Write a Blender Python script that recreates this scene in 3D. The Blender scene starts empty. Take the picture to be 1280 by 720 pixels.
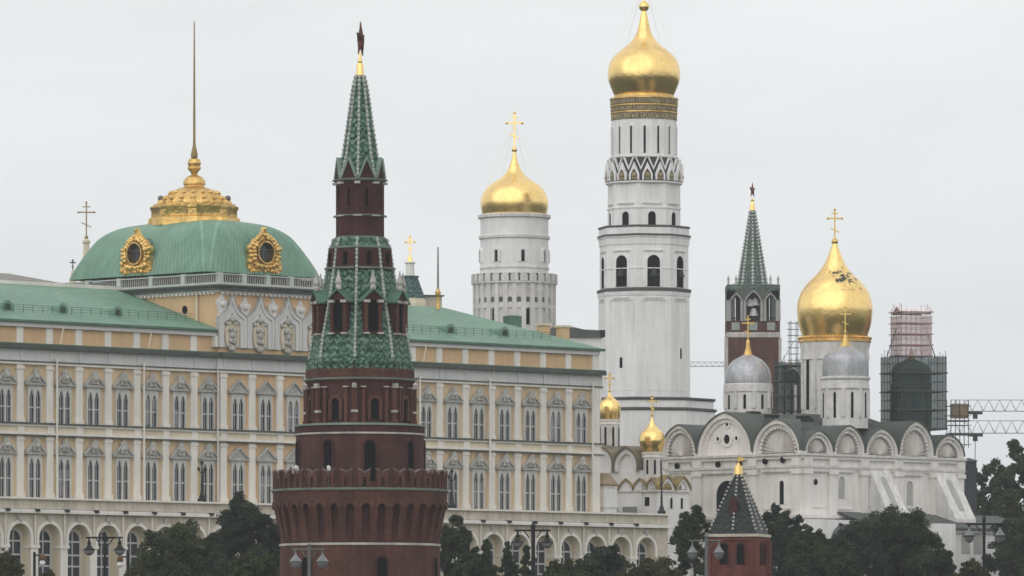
import bpy, bmesh, math, random
import numpy as np
from mathutils import Vector, Matrix
R = math.radians
random.seed(7); np.random.seed(7)
SC = bpy.context.scene
COL = SC.collection

# ------------------------------------------------------------------ camera, sky, sun, exposure
F, HZ, CZ = 8400.0, 857.0, 8.0          # focal length in photo pixels, horizon row, eye height
cam = bpy.data.cameras.new("camera"); camo = bpy.data.objects.new("camera", cam); COL.objects.link(camo)
cam.sensor_width = 36; cam.lens = F/1280*36; cam.shift_y = (HZ-360)/1280
cam.clip_start = 1; cam.clip_end = 20000
camo.location = (0, 0, CZ); camo.rotation_euler = (R(90), 0, 0)
SC.camera = camo

SUN_EL, SUN_AZ = 36, -28                 # sun behind the camera's left shoulder, veiled by cloud
world = bpy.data.worlds.new("World"); SC.world = world; world.use_nodes = True
wn, wl = world.node_tree.nodes, world.node_tree.links
wn.clear()
def WN(t, **k):
    n = wn.new(t)
    for a, b in k.items(): setattr(n, a, b)
    return n
out = WN("ShaderNodeOutputWorld"); bg = WN("ShaderNodeBackground"); bg.inputs[1].default_value = 0.1
sky = WN("ShaderNodeTexSky", sky_type='NISHITA', sun_disc=False)
sky.sun_elevation = R(SUN_EL); sky.sun_rotation = R(180+SUN_AZ); sky.air_density = 1.0; sky.dust_density = 4.0
tc = WN("ShaderNodeTexCoord"); sep = WN("ShaderNodeSeparateXYZ")
wl.new(tc.outputs["Generated"], sep.inputs[0])
ramp = WN("ShaderNodeValToRGB"); cr = ramp.color_ramp                  # overcast: brighter towards the zenith
cr.elements[0].position = 0.0; cr.elements[0].color = (.725, .75, .765, 1)
e = cr.elements.new(.035); e.color = (.74, .77, .785, 1)
e = cr.elements.new(.11); e.color = (.835, .855, .86, 1)
cr.elements[-1].position = 1.0; cr.elements[-1].color = (1, 1.0, 1.0, 1)
wl.new(sep.outputs[2], ramp.inputs[0])
mp = WN("ShaderNodeMapping"); mp.inputs["Scale"].default_value = (7, 7, 26)
nz = WN("ShaderNodeTexNoise"); nz.inputs["Scale"].default_value = 1.6; nz.inputs["Detail"].default_value = 4
wl.new(tc.outputs["Generated"], mp.inputs[0]); wl.new(mp.outputs[0], nz.inputs[0])
mr = WN("ShaderNodeMapRange"); mr.inputs[1].default_value = .3; mr.inputs[2].default_value = .7
mr.inputs[3].default_value = .94; mr.inputs[4].default_value = 1.035
wl.new(nz.outputs[0], mr.inputs[0])
zen = WN("ShaderNodeMapRange"); zen.inputs[1].default_value = .1; zen.inputs[2].default_value = 1
zen.inputs[3].default_value = 10.9; zen.inputs[4].default_value = 9.8
wl.new(sep.outputs[2], zen.inputs[0])
m1 = WN("ShaderNodeMath", operation='MULTIPLY'); wl.new(mr.outputs[0], m1.inputs[0]); wl.new(zen.outputs[0], m1.inputs[1])
vm = WN("ShaderNodeVectorMath", operation='SCALE'); wl.new(ramp.outputs[0], vm.inputs[0]); wl.new(m1.outputs[0], vm.inputs[3])
mixs = WN("ShaderNodeMix", data_type='RGBA'); mixs.inputs[0].default_value = .95
wl.new(sky.outputs[0], mixs.inputs[6]); wl.new(vm.outputs[0], mixs.inputs[7])
wl.new(mixs.outputs[2], bg.inputs[0]); wl.new(bg.outputs[0], out.inputs[0])

sl = bpy.data.lights.new("sun", 'SUN'); sl.energy = 0.95; sl.angle = R(95); sl.color = (1, .985, .965)
so = bpy.data.objects.new("sun", sl); COL.objects.link(so)
sd = Vector((math.sin(R(SUN_AZ))*math.cos(R(SUN_EL)), -math.cos(R(SUN_AZ))*math.cos(R(SUN_EL)), math.sin(R(SUN_EL))))
so.rotation_euler = sd.to_track_quat('Z', 'Y').to_euler(); so.location = (0, 0, 300)
vs = SC.view_settings; vs.view_transform = 'Standard'; vs.look = 'None'; vs.exposure = 0; vs.gamma = 1
SC.render.engine = 'CYCLES'
try: SC.cycles.use_denoising = True
except Exception: pass
HAZE = .00007
SC.cycles.pixel_filter_type = 'BLACKMAN_HARRIS'; SC.cycles.filter_width = 1.55
SC.cycles.max_bounces = 6; SC.cycles.volume_bounces = 1; SC.cycles.transparent_max_bounces = 16

# ------------------------------------------------------------------ helpers
def gz(y):                                # height of the ground at distance y
    pts = [(-1e6, 6), (640, 6), (840, 20), (1000, 22), (1300, 24), (1e7, 24)]
    for (a, za), (b, zb) in zip(pts, pts[1:]):
        if y <= b:
            t = (y-a)/(b-a); return za+(zb-za)*t
def X(px, d): return (px-640)*d/F
def Z(py, d): return CZ+(HZ-py)*d/F

class MB:
    """collects shapes for one mesh"""
    def __init__(s): s.v = []; s.f = []; s.sm = []
    def add(s, vs, fs, smooth=False):
        o = len(s.v); s.v += [tuple(p) for p in vs]; s.f += [tuple(i+o for i in f) for f in fs]; s.sm += [smooth]*len(fs)
        return s
    def box(s, x0, x1, y0, y1, z0, z1):
        vs = [(x, y, z) for z in (z0, z1) for y in (y0, y1) for x in (x0, x1)]
        return s.add(vs, [(0,2,3,1), (4,5,7,6), (0,1,5,4), (2,6,7,3), (0,4,6,2), (1,3,7,5)])
    def poly(s, pts, y0, y1):             # outline in x,z pushed from y0 to y1
        n = len(pts)
        vs = [(a, y0, b) for a, b in pts]+[(a, y1, b) for a, b in pts]
        fs = [tuple(range(n)), tuple(range(2*n-1, n-1, -1))]+[(i, i+n, (i+1) % n+n, (i+1) % n) for i in range(n)]
        return s.add(vs, fs)
    def polyx(s, pts, x0, x1):            # outline in y,z pushed along x
        n = len(pts)
        vs = [(x0, a, b) for a, b in pts]+[(x1, a, b) for a, b in pts]
        fs = [tuple(range(n)), tuple(range(2*n-1, n-1, -1))]+[(i, i+n, (i+1) % n+n, (i+1) % n) for i in range(n)]
        return s.add(vs, fs)
    def ring(s, outer, inner, y0, y1, closed=False):   # a band between two outlines with as many points
        n = len(outer)
        vs = [(a, y0, b) for a, b in outer]+[(a, y0, b) for a, b in inner]+[(a, y1, b) for a, b in outer]+[(a, y1, b) for a, b in inner]
        fs = []
        for i in range(n if closed else n-1):
            j = (i+1) % n
            fs += [(i, j, n+j, n+i), (2*n+i, 3*n+i, 3*n+j, 2*n+j), (i, 2*n+i, 2*n+j, j), (n+i, n+j, 3*n+j, 3*n+i)]
        if not closed: fs += [(0, n, 3*n, 2*n), (n-1, 3*n-1, 4*n-1, 2*n-1)]
        return s.add(vs, fs)
    def lathe(s, prof, n=48, c=(0, 0), ph=0, smooth=None, mod=None):
        if smooth is None: smooth = n >= 20
        vs, fs = [], []
        for r, z in prof:
            for i in range(n):
                a = ph+2*math.pi*i/n; q = r*(mod(a, z) if mod else 1)
                vs.append((c[0]+q*math.sin(a), c[1]-q*math.cos(a), z))
        m = len(prof)
        for k in range(m-1):
            for i in range(n):
                j = (i+1) % n; fs.append((k*n+i, k*n+j, (k+1)*n+j, (k+1)*n+i))
        fs.append(tuple(range(n-1, -1, -1))); fs.append(tuple((m-1)*n+i for i in range(n)))
        return s.add(vs, fs, smooth)
    def tube(s, p, q, r, n=6, r2=None):
        p, q = Vector(p), Vector(q); d = (q-p)
        if d.length < 1e-6: return s
        u = d.orthogonal().normalized(); w = d.normalized().cross(u); r2 = r if r2 is None else r2
        vs = [p+(u*math.cos(2*math.pi*i/n)+w*math.sin(2*math.pi*i/n))*r for i in range(n)]
        vs += [q+(u*math.cos(2*math.pi*i/n)+w*math.sin(2*math.pi*i/n))*r2 for i in range(n)]
        return s.add(vs, [(i, (i+1) % n, n+(i+1) % n, n+i) for i in range(n)]+[tuple(range(n-1, -1, -1)), tuple(range(n, 2*n))], n > 5)
    def ball(s, c, r, n=12, sz=1):
        pr = [(max(1e-3, r*math.sin(math.pi*k/8)), c[2]-r*sz*math.cos(math.pi*k/8)) for k in range(9)]
        return s.lathe(pr, n, (c[0], c[1]), smooth=True)
    def rot(s, ang, i0=0):                # turn everything added since index i0 about z
        ca, sa = math.cos(ang), math.sin(ang)
        for i in range(i0, len(s.v)):
            x, y, z = s.v[i]; s.v[i] = (x*ca-y*sa, x*sa+y*ca, z)
        return s
    def shift(s, dx, dy, dz, i0=0):
        for i in range(i0, len(s.v)):
            x, y, z = s.v[i]; s.v[i] = (x+dx, y+dy, z+dz)
        return s
    def mesh(s, name):
        me = bpy.data.meshes.new(name); me.from_pydata(s.v, [], s.f)
        me.polygons.foreach_set("use_smooth", s.sm)
        bm = bmesh.new(); bm.from_mesh(me); bmesh.ops.recalc_face_normals(bm, faces=bm.faces); bm.to_mesh(me); bm.free()
        if any(s.sm): me.set_sharp_from_angle(angle=R(38))
        return me

def part(name, mb, mat, parent=None, loc=(0, 0, 0), rz=0, label=None):
    me = mb.mesh(name) if isinstance(mb, MB) else mb
    if mat is not None and not me.materials: me.materials.append(mat)
    o = bpy.data.objects.new(name, me); COL.objects.link(o)
    o.parent = parent; o.location = loc; o.rotation_euler = (0, 0, rz)
    if label: o["label"] = label
    return o
def copyp(o, parent, loc, rz=0):          # a copy of a part with copies of its sub-parts
    c = o.copy(); COL.objects.link(c); c.parent = parent; c.location = loc; c.rotation_euler = (0, 0, rz)
    for ch in [k for k in bpy.data.objects if k.parent == o]:
        g = ch.copy(); COL.objects.link(g); g.parent = c
    return c
def thing(name, label, cat, loc, rz=0, group=None):
    o = bpy.data.objects.new(name, None); COL.objects.link(o)
    o.location = loc; o.rotation_euler = (0, 0, rz); o["label"] = label; o["category"] = cat
    if group: o["group"] = group
    return o
def spline(pts, k=5):                     # Catmull-Rom through (r,z) points
    P = [pts[0]]+list(pts)+[pts[-1]]; o = []
    for i in range(1, len(P)-2):
        for j in range(k):
            t = j/k
            o.append(tuple(.5*((2*P[i][c])+(-P[i-1][c]+P[i+1][c])*t+(2*P[i-1][c]-5*P[i][c]+4*P[i+1][c]-P[i+2][c])*t*t+(-P[i-1][c]+3*P[i][c]-3*P[i+1][c]+P[i+2][c])*t**3) for c in (0, 1)))
    o.append(tuple(pts[-1])); return [(max(r, .01), z) for r, z in o]

# ------------------------------------------------------------------ materials
def mat(name, col, rough=.8, metal=0, var=.18, scale=.6, col2=None, streak=0, bump=0, bscale=3, fine=0, spec=.25):
    m = bpy.data.materials.new(name); m.use_nodes = True; n, l = m.node_tree.nodes, m.node_tree.links
    b = n["Principled BSDF"]; b.inputs["Specular IOR Level"].default_value = spec; b.inputs["Roughness"].default_value = rough; b.inputs["Metallic"].default_value = metal
    t = n.new("ShaderNodeTexCoord"); geo = n.new("ShaderNodeNewGeometry")
    def noise(sc, det=5, stretch=None):
        x = n.new("ShaderNodeTexNoise"); x.inputs["Scale"].default_value = sc; x.inputs["Detail"].default_value = det; x.inputs["Roughness"].default_value = .6
        src = geo.outputs["Position"]
        if stretch:
            mpn = n.new("ShaderNodeMapping"); mpn.inputs["Scale"].default_value = stretch; l.new(src, mpn.inputs[0]); src = mpn.outputs[0]
        l.new(src, x.inputs[0]); return x.outputs[0]
    def rng(v, a, bb, lo=.3, hi=.7):
        x = n.new("ShaderNodeMapRange"); x.inputs[1].default_value = lo; x.inputs[2].default_value = hi; x.inputs[3].default_value = a; x.inputs[4].default_value = bb
        l.new(v, x.inputs[0]); return x.outputs[0]
    def mul(c, v):
        x = n.new("ShaderNodeVectorMath"); x.operation = 'SCALE'; l.new(c, x.inputs[0]); l.new(v, x.inputs[3]); return x.outputs[0]
    rgb = n.new("ShaderNodeRGB"); rgb.outputs[0].default_value = (*col, 1); c = rgb.outputs[0]
    if col2:
        x = n.new("ShaderNodeMix"); x.data_type = 'RGBA'; l.new(rng(noise(scale*1.3, 3), 0, 1, .4, .62), x.inputs[0]); l.new(c, x.inputs[6]); x.inputs[7].default_value = (*col2, 1); c = x.outputs[2]
    if var: c = mul(c, rng(noise(scale), 1-var, 1+var*.6))
    if fine: c = mul(c, rng(noise(3.2, 2), 1-fine, 1+fine))
    if streak: c = mul(c, rng(noise(1, 4, (1.1, 1.1, .09)), 1-streak, 1.04, .38, .6))
    l.new(c, b.inputs["Base Color"])
    if bump:
        bp = n.new("ShaderNodeBump"); bp.inputs["Strength"].default_value = bump; bp.inputs["Distance"].default_value = .3
        l.new(noise(bscale, 3), bp.inputs["Height"]); l.new(bp.outputs[0], b.inputs["Normal"])
    m["bsdf"] = 1
    return m

BRICK = mat("red_brick", (.116, .050, .037), .9, var=.3, scale=.35, streak=.3, fine=.18, bump=.3, bscale=4)
BRICKM = mat("mid_dark_red_brick", (.088, .039, .033), .9, var=.3, scale=.4, streak=.25, fine=.16)  # darker brick for the drum, so the merlons in front stand out
BRICK2 = mat("red_brick_corner", (.165, .056, .046), .9, var=.25, scale=.4, streak=.25, fine=.15)
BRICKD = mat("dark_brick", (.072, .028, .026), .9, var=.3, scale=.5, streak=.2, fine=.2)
STONE = mat("white_stone_trim", (.50, .47, .44), .85, var=.25, scale=.8, streak=.2)
LEDGE = mat("green_grey_ledge", (.16, .19, .16), .7, var=.3, scale=.6)
PLASTER = mat("white_plaster", (.81, .80, .79), .9, var=.07, scale=.15, streak=.08, fine=.03)
WARMWHITE = mat("warm_white_plaster", (.80, .765, .73), .9, var=.09, scale=.22, streak=.09, fine=.03)
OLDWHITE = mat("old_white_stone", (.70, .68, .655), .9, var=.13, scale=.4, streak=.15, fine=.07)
ORANGE = mat("ochre_plaster", (.66, .45, .262), .9, var=.09, scale=.15, streak=.05, fine=.04)
CREAM = mat("cream_plaster", (.68, .60, .46), .9, var=.1, scale=.2, streak=.05)
PALE = mat("pale_grey_stone", (.76, .725, .665), .85, var=.09, scale=.25, streak=.06, fine=.04)
GREYST = mat("grey_carved_stone", (.44, .43, .40), .85, var=.2, scale=1.4, streak=.1, fine=.2, bump=.4)
ENTAB = mat("grey_entablature", (.63, .625, .62), .85, var=.08, scale=.2, streak=.04)
BEIGE = mat("beige_stone", (.57, .51, .42), .9, var=.16, scale=.4, streak=.14, fine=.06)
CORN = mat("green_cornice_with_shade", (.075, .088, .076), .6, var=.3, scale=.5)  # green ledge metal, darkened to strengthen the shade lines under the cornices
GLASS = mat("window_glass", (.035, .04, .045), .12, var=.5, scale=.35)
BLIND = mat("window_blind", (.22, .22, .24), .6, var=.3, scale=.5)
FRAMEW = mat("white_window_frame", (.50, .50, .50), .6, var=.08)
DARK = mat("dark_opening", (.010, .010, .012), .9, var=.3, spec=.02)
GOLD = mat("gilding", (1.0, .71, .28), .26, 1, var=.16, scale=.45, fine=.05, bump=.12, bscale=1.1)
GOLDO = mat("old_gilding", (.74, .49, .17), .36, 1, var=.35, scale=.8, bump=.5, bscale=1.6)
GOLDR = mat("gilded_cross", (.72, .50, .16), .35, 1, var=.15)
BRONZE = mat("brown_metal", (.12, .07, .04), .4, .6, var=.2)
COPPER = mat("green_copper_roof", (.155, .285, .205), .55, .0, var=.13, scale=.12, col2=(.185, .315, .235), streak=.12)
COPPERD = mat("dark_green_copper", (.09, .17, .125), .6, 0, var=.25, scale=.4)
GREYROOF = mat("grey_green_roof", (.098, .112, .100), .7, 0, var=.2, scale=.16, col2=(.08, .092, .085))
SLATE = mat("dark_grey_roof", (.10, .105, .105), .7, 0, var=.2, scale=.3)
SILVER = mat("silver_dome_metal", (.46, .465, .485), .45, .55, var=.2, scale=.7, streak=.22, fine=.08)
IRON = mat("dark_iron", (.03, .032, .032), .5, .4, var=.2)
LAMPG = mat("grey_lamp_metal", (.16, .17, .165), .5, .5, var=.2)
LAMPGL = mat("lamp_glass", (.20, .21, .215), .2, 0, var=.2)
WHITEP = mat("white_paint", (.75, .74, .73), .5, var=.05)
PINKSC = mat("red_white_scaffold", (.50, .34, .345), .6, var=.2, scale=1)
SCAF = mat("scaffold_steel", (.10, .115, .115), .5, .3, var=.2)
RUBY = mat("ruby_glass", (.15, .030, .025), .2, 0, var=.3, scale=2)
BARK = mat("bark", (.05, .04, .03), .9, var=.3, scale=2)
GROUND = mat("ground", (.055, .065, .04), .95, var=.3, scale=.05)
MAGP = mat("shield_white", (.68, .66, .64), .8, var=.15, scale=1)
CRANE = mat("crane_paint", (.26, .27, .27), .6, .2, var=.15)
RUST = mat("tan_box_cladding", (.30, .23, .15), .7, var=.2)

def patches(m, amt, sc, col):
    n, l = m.node_tree.nodes, m.node_tree.links; b = n["Principled BSDF"]; g = n.new("ShaderNodeNewGeometry")
    x = n.new("ShaderNodeTexNoise"); x.inputs["Scale"].default_value = sc; x.inputs["Detail"].default_value = 7; x.inputs["Roughness"].default_value = .7; l.new(g.outputs["Position"], x.inputs[0])
    r = n.new("ShaderNodeMapRange"); r.inputs[1].default_value = .56; r.inputs[2].default_value = .68; r.inputs[3].default_value = 0; r.inputs[4].default_value = amt; l.new(x.outputs[0], r.inputs[0])
    mx = n.new("ShaderNodeMix"); mx.data_type = 'RGBA'; src = b.inputs["Base Color"].links[0].from_socket
    l.new(r.outputs[0], mx.inputs[0]); l.new(src, mx.inputs[6]); mx.inputs[7].default_value = (*col, 1); l.new(mx.outputs[2], b.inputs["Base Color"])
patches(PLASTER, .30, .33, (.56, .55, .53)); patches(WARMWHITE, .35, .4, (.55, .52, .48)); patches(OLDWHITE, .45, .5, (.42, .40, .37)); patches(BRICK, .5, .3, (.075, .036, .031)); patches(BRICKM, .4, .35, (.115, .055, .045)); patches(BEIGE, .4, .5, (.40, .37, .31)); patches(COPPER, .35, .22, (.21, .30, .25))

def tiles(name, a, b, c, sc=5.0):         # glazed roof tiles laid in zigzag courses
    m = bpy.data.materials.new(name); m.use_nodes = True; n, l = m.node_tree.nodes, m.node_tree.links
    bs = n["Principled BSDF"]; bs.inputs["Roughness"].default_value = .55; bs.inputs["Specular IOR Level"].default_value = .3
    g = n.new("ShaderNodeNewGeometry"); v = n.new("ShaderNodeTexVoronoi"); v.inputs["Scale"].default_value = sc
    l.new(g.outputs["Position"], v.inputs["Vector"])
    r = n.new("ShaderNodeValToRGB"); e = r.color_ramp.elements
    e[0].position = .15; e[0].color = (*a, 1); e[1].position = .9; e[1].color = (*b, 1)
    x = r.color_ramp.elements.new(.55); x.color = (*c, 1)
    sp = n.new("ShaderNodeSeparateXYZ"); l.new(v.outputs["Color"], sp.inputs[0]); 
    s2 = n.new("ShaderNodeSeparateXYZ"); l.new(g.outputs["Position"], s2.inputs[0])
    pp = n.new("ShaderNodeMath"); pp.operation = 'PINGPONG'; pp.inputs[1].default_value = .34; l.new(s2.outputs[0], pp.inputs[0])
    ad = n.new("ShaderNodeMath"); ad.operation = 'ADD'; l.new(pp.outputs[0], ad.inputs[0]); l.new(s2.outputs[2], ad.inputs[1])
    sn = n.new("ShaderNodeMath"); sn.operation = 'MULTIPLY'; sn.inputs[1].default_value = 9.5; l.new(ad.outputs[0], sn.inputs[0])
    si = n.new("ShaderNodeMath"); si.operation = 'SINE'; l.new(sn.outputs[0], si.inputs[0])
    mm = n.new("ShaderNodeMath"); mm.operation = 'MULTIPLY_ADD'; mm.inputs[1].default_value = .19; l.new(si.outputs[0], mm.inputs[0])
    vh = n.new("ShaderNodeMath"); vh.operation = 'MULTIPLY_ADD'; vh.inputs[1].default_value = .75; vh.inputs[2].default_value = .12; l.new(sp.outputs[0], vh.inputs[0]); l.new(vh.outputs[0], mm.inputs[2])
    l.new(mm.outputs[0], r.inputs[0]); l.new(r.outputs[0], bs.inputs["Base Color"])
    bp = n.new("ShaderNodeBump"); bp.inputs["Strength"].default_value = .5; bp.inputs["Distance"].default_value = .15
    l.new(mm.outputs[0], bp.inputs["Height"]); l.new(bp.outputs[0], bs.inputs["Normal"])
    return m
TILE = tiles("green_roof_tiles", (.008, .035, .022), (.17, .27, .20), (.045, .125, .075))
TILEB = tiles("blue_green_roof_tiles", (.012, .035, .038), (.12, .19, .19), (.04, .09, .085), 5)
TILED = tiles("dark_roof_tiles", (.005, .011, .009), (.032, .046, .040), (.012, .022, .019), 5)
TILES = tiles("grey_green_spire_tiles", (.035, .055, .044), (.17, .21, .18), (.085, .115, .095), 4)

def seams(m, spacing, axis):              # standing seams of a sheet metal roof as bump and faint lines
    n, l = m.node_tree.nodes, m.node_tree.links; b = n["Principled BSDF"]
    t = n.new("ShaderNodeTexCoord"); s = n.new("ShaderNodeSeparateXYZ"); l.new(t.outputs["Object"], s.inputs[0])
    d = n.new("ShaderNodeMath"); d.operation = 'MULTIPLY'; d.inputs[1].default_value = 1/spacing; l.new(s.outputs[axis], d.inputs[0])
    fr = n.new("ShaderNodeMath"); fr.operation = 'FRACT'; l.new(d.outputs[0], fr.inputs[0])
    lt = n.new("ShaderNodeMath"); lt.operation = 'LESS_THAN'; lt.inputs[1].default_value = .17; l.new(fr.outputs[0], lt.inputs[0])
    src = b.inputs["Base Color"].links[0].from_socket
    k = n.new("ShaderNodeMath"); k.operation = 'MULTIPLY_ADD'; k.inputs[1].default_value = -.26; k.inputs[2].default_value = 1; l.new(lt.outputs[0], k.inputs[0])
    x = n.new("ShaderNodeVectorMath"); x.operation = 'SCALE'; l.new(src, x.inputs[0]); l.new(k.outputs[0], x.inputs[3]); l.new(x.outputs[0], b.inputs["Base Color"])
    return m
COPPER_S = seams(COPPER.copy(), .62, 0); COPPER_T = seams(COPPER.copy(), .62, 1)
COPPER_W = seams(COPPER.copy(), .62, 0)

def leafmat(name, a, b):
    m = mat(name, a, .8, 0, var=.4, scale=.5, col2=b, fine=.3, spec=.12)
    return m
LEAF = [leafmat("foliage_dark", (.034, .048, .026), (.062, .080, .038)), leafmat("foliage_olive", (.058, .066, .028), (.085, .085, .036)),
        leafmat("foliage_mid", (.046, .064, .030), (.078, .092, .040)), leafmat("foliage_blue", (.030, .045, .030), (.054, .070, .044))]

def net_material(name, col, alpha):
    m = mat(name, col, .8, var=.35, scale=.35); n, l = m.node_tree.nodes, m.node_tree.links
    m.node_tree.nodes["Principled BSDF"].inputs["Alpha"].default_value = alpha; return m
NET = net_material("green_safety_net", (.045, .075, .070), .58)
NETP = net_material("pink_safety_net", (.62, .47, .475), .42)

# ------------------------------------------------------------------ shared shapes
def arch(w, h, n=10, x0=0, z0=0, keel=0.0, rise=None):
    """outline of an arched opening from the bottom left round to the bottom right"""
    r = rise if rise is not None else w/2
    p = [(x0-w/2, z0)]
    for i in range(n+1):
        a = math.pi*(1-i/n); q = math.sin(a)
        p.append((x0+w/2*math.cos(a), z0+h-r+r*q*(1-keel)+r*keel*(1-abs(math.cos(a)))**1.3))
    p.append((x0+w/2, z0)); return p
_cache = {}
def arch_window(parent, phi, r, z, w, h, c=(0, 0), fw=.25, fd=.3, frame=None, pane=None, name='window', keel=0):
    """arched opening: dark pane with a moulded surround, facing azimuth phi (0 = towards the viewer)"""
    k = (round(w, 3), round(h, 3), round(fw, 3), fd, frame.name if frame else 0, (pane or DARK).name, keel)
    if k not in _cache:
        a = MB().poly(arch(w, h, keel=keel), -.04, .3).mesh(name); a.materials.append(pane or DARK)
        f = None
        if frame:
            f = MB().ring(arch(w+2*fw, h+fw, keel=keel), arch(w, h, keel=keel), -fd, .1).mesh('frame'); f.materials.append(frame)
        _cache[k] = (a, f)
    a, f = _cache[k]
    o = part(name, a, None, parent, (c[0]+r*math.sin(phi), c[1]-r*math.cos(phi), z), phi)
    if f: part('frame', f, None, o)
    return o
def cross_mb(h, t=.12, w=None, depth=None):
    """eight-pointed cross standing on z=0"""
    w = w or h*.42; d = depth or t; m = MB()
    m.box(-t/2, t/2, -d/2, d/2, 0, h)
    m.box(-w/2, w/2, -d/2+.003, d/2-.003, h*.70, h*.70+t)
    m.box(-w*.24, w*.24, -d/2+.003, d/2-.003, h*.86, h*.86+t*.8)
    i = len(m.v); m.box(-w*.3, w*.3, -d/2+.003, d/2-.003, -t*.4, t*.4)
    for k in range(i, len(m.v)):
        x, y, z = m.v[k]; m.v[k] = (x, y, z-x*.45+h*.36)
    for x in (-w/2, w/2): m.ball((x, 0, h*.70+t/2), t*.85, 8)
    m.ball((0, 0, h), t*.85, 8)
    return m
def star_mb(r, th, gold=False):
    m = MB(); ri = r*.40; n = 10
    pts = [((r if i % 2 == 0 else ri)*math.sin(math.pi*i/5), (r if i % 2 == 0 else ri)*math.cos(math.pi*i/5)) for i in range(n)]
    vs = [(a, 0, b) for a, b in pts]+[(0, -th, 0), (0, th, 0)]
    m.add(vs, [(i, (i+1) % n, n) for i in range(n)]+[((i+1) % n, i, n+1) for i in range(n)]); return m
def prof(pts, d, z0):                     # (radius px, row px) -> (metres, local z)
    return [(r*d/F, Z(y, d)-z0) for r, y in pts]
def base(px, d): return (X(px, d), d, gz(d))

# ================================================================== SETTING
gm = MB(); xs = np.linspace(-4200, 4200, 15)
ys = [-300, 0, 300, 560, 640, 690, 740, 790, 840, 900, 1000, 1150, 1300, 2200, 3500, 5100]
vv = [(x, y, gz(y)) for y in ys for x in xs]; nx = len(xs)
gm.add(vv, [(j*nx+i, j*nx+i+1, (j+1)*nx+i+1, (j+1)*nx+i) for j in range(len(ys)-1) for i in range(nx-1)])
g = part('ground', gm, GROUND); g['kind'] = 'structure'

# ================================================================== PALACE
PD = 881.0
PO = (X(0, PD), PD)
palace = thing('palace', 'long ochre and white palace with green roofs and a green domed pavilion', 'palace', (PO[0], PO[1], 0), R(45))
def zp(y): return Z(y, PD)
def ds(s, t=0): return PD+.70711*(s+t)
BAY, S0, S1, SL = 5.14, .69, 112.2, -17.0
def bs(k): return S0+k*BAY
K0, K1 = -3, 21
PVL, PVR, PVB = 38.4, 60.6, 33.0
# body of the two main storeys and the attic
PANEL = mat('yellow_plaster', (.69, .525, .338), .9, var=.12, scale=.15, streak=.12, fine=.04)
patches(PANEL, .35, .3, (.60, .50, .38))
SURR = mat('grey_window_surround', (.56, .555, .53), .85, var=.12, scale=.8, streak=.05)
w = MB(); w.box(SL, S1, 0, 24, 10, zp(431)); part('wall', w, PANEL, palace)
w = MB(); w.box(SL, S1, 0, 24, zp(431), zp(405)); part('attic_wall', w, ORANGE, palace)
w = MB(); w.box(PVL, PVR, -.4, PVB, zp(640), Z(362, 908)); part('pavilion_wall', w, ORANGE, palace)
# entablature, cornice and string courses (broken at the pavilion, which stands forward)
def run(name, y0, y1, pr, m, x0=SL, x1=S1+.6, label=None, piece=True):
    b = MB()
    for a, c, o in ((x0, PVL-.4, 0), (PVL-.4, PVR+.4, .42), (PVR+.4, x1, 0)):
        b.box(a, c, -pr-o, .05, zp(y1), zp(y0))
    return part(name, b, m, palace, label=label)
run('entablature', 434.5, 449.5, .42, ENTAB)
run('cornice', 429, 434.5, 1.25, CORN)  # dark box takes in both the ledge and the shade beneath it
run('cornice_fillet', 427.6, 429.2, 1.05, COPPERD)
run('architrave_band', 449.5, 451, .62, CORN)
run('architrave', 451, 454, .50, PALE)
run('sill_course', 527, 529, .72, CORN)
run('string_course', 529, 531.2, .58, PALE)
run('lower_string_course', 539, 542, .62, PALE)
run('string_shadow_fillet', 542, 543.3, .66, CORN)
run('cream_band', 531.2, 539, .30, CREAM)
for a, c in ((SL, PVL-.3), (PVR+.3, S1)): part('gutter', MB().box(a, c, -.55, .1, zp(407), zp(399.5)), ENTAB, palace)
# pilasters, one mesh per storey shared by every bay line
def zbox(w_, pr, y0, y1, extra=None):
    b = MB(); b.box(-w_/2, w_/2, -pr, .06, zp(y1), zp(y0))
    if extra:
        for (ww, pp, a, c) in extra: b.box(-ww/2, ww/2, -pp, .05, zp(c), zp(a))
    return b
pu = zbox(1.15, .34, 454, 527, [(1.35, .44, 456, 460), (1.4, .46, 522, 526.5)]).mesh('pilaster'); pu.materials.append(PALE)
pl = zbox(1.15, .34, 543.3, 622, [(1.35, .44, 545.5, 549), (1.45, .46, 615, 622)]).mesh('pilaster'); pl.materials.append(PALE)
pa = zbox(1.1, .26, 407, 427.6).mesh('attic_pilaster'); pa.materials.append(PALE)
pe = zbox(.9, .40, 529, 542, [(1.1, .5, 531.5, 539)]).mesh('pedestal'); pe.materials.append(PALE)
pb = zbox(.35, .62, 434.6, 449.4).mesh('entablature_block'); pb.materials.append(ENTAB)
for k in range(K0, K1+1):
    s = bs(k)-BAY/2; o = -.4 if PVL-1 < s < PVR+1 else 0
    if abs(s-PVL) < 1.2: s, o = PVL+.7, -.4
    if abs(s-PVR) < 1.2: s, o = PVR-.7, -.4
    for me in (pu, pl, pe, pb): part(me.name.split('.')[0], me, None, palace, (s, o, 0))
    if not (PVL-.5 < s < PVR+.5): part('attic_pilaster', pa, None, palace, (s, 0, 0))
for sx in (S1-.65,):
    b = MB(); b.box(sx-.85, sx+.65, -.5, .05, zp(622), zp(454)); part('corner_pier', b, PALE, palace)
    b = MB(); b.box(sx-.6, sx+.65, -.3, .04, zp(427.6), zp(407)); part('attic_pilaster', b, PALE, palace)
    b = MB(); b.box(sx+.2, sx+1.5, -.9, 2, zp(434), zp(428.2)); part('cornice_return', b, CORN, palace)
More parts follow.
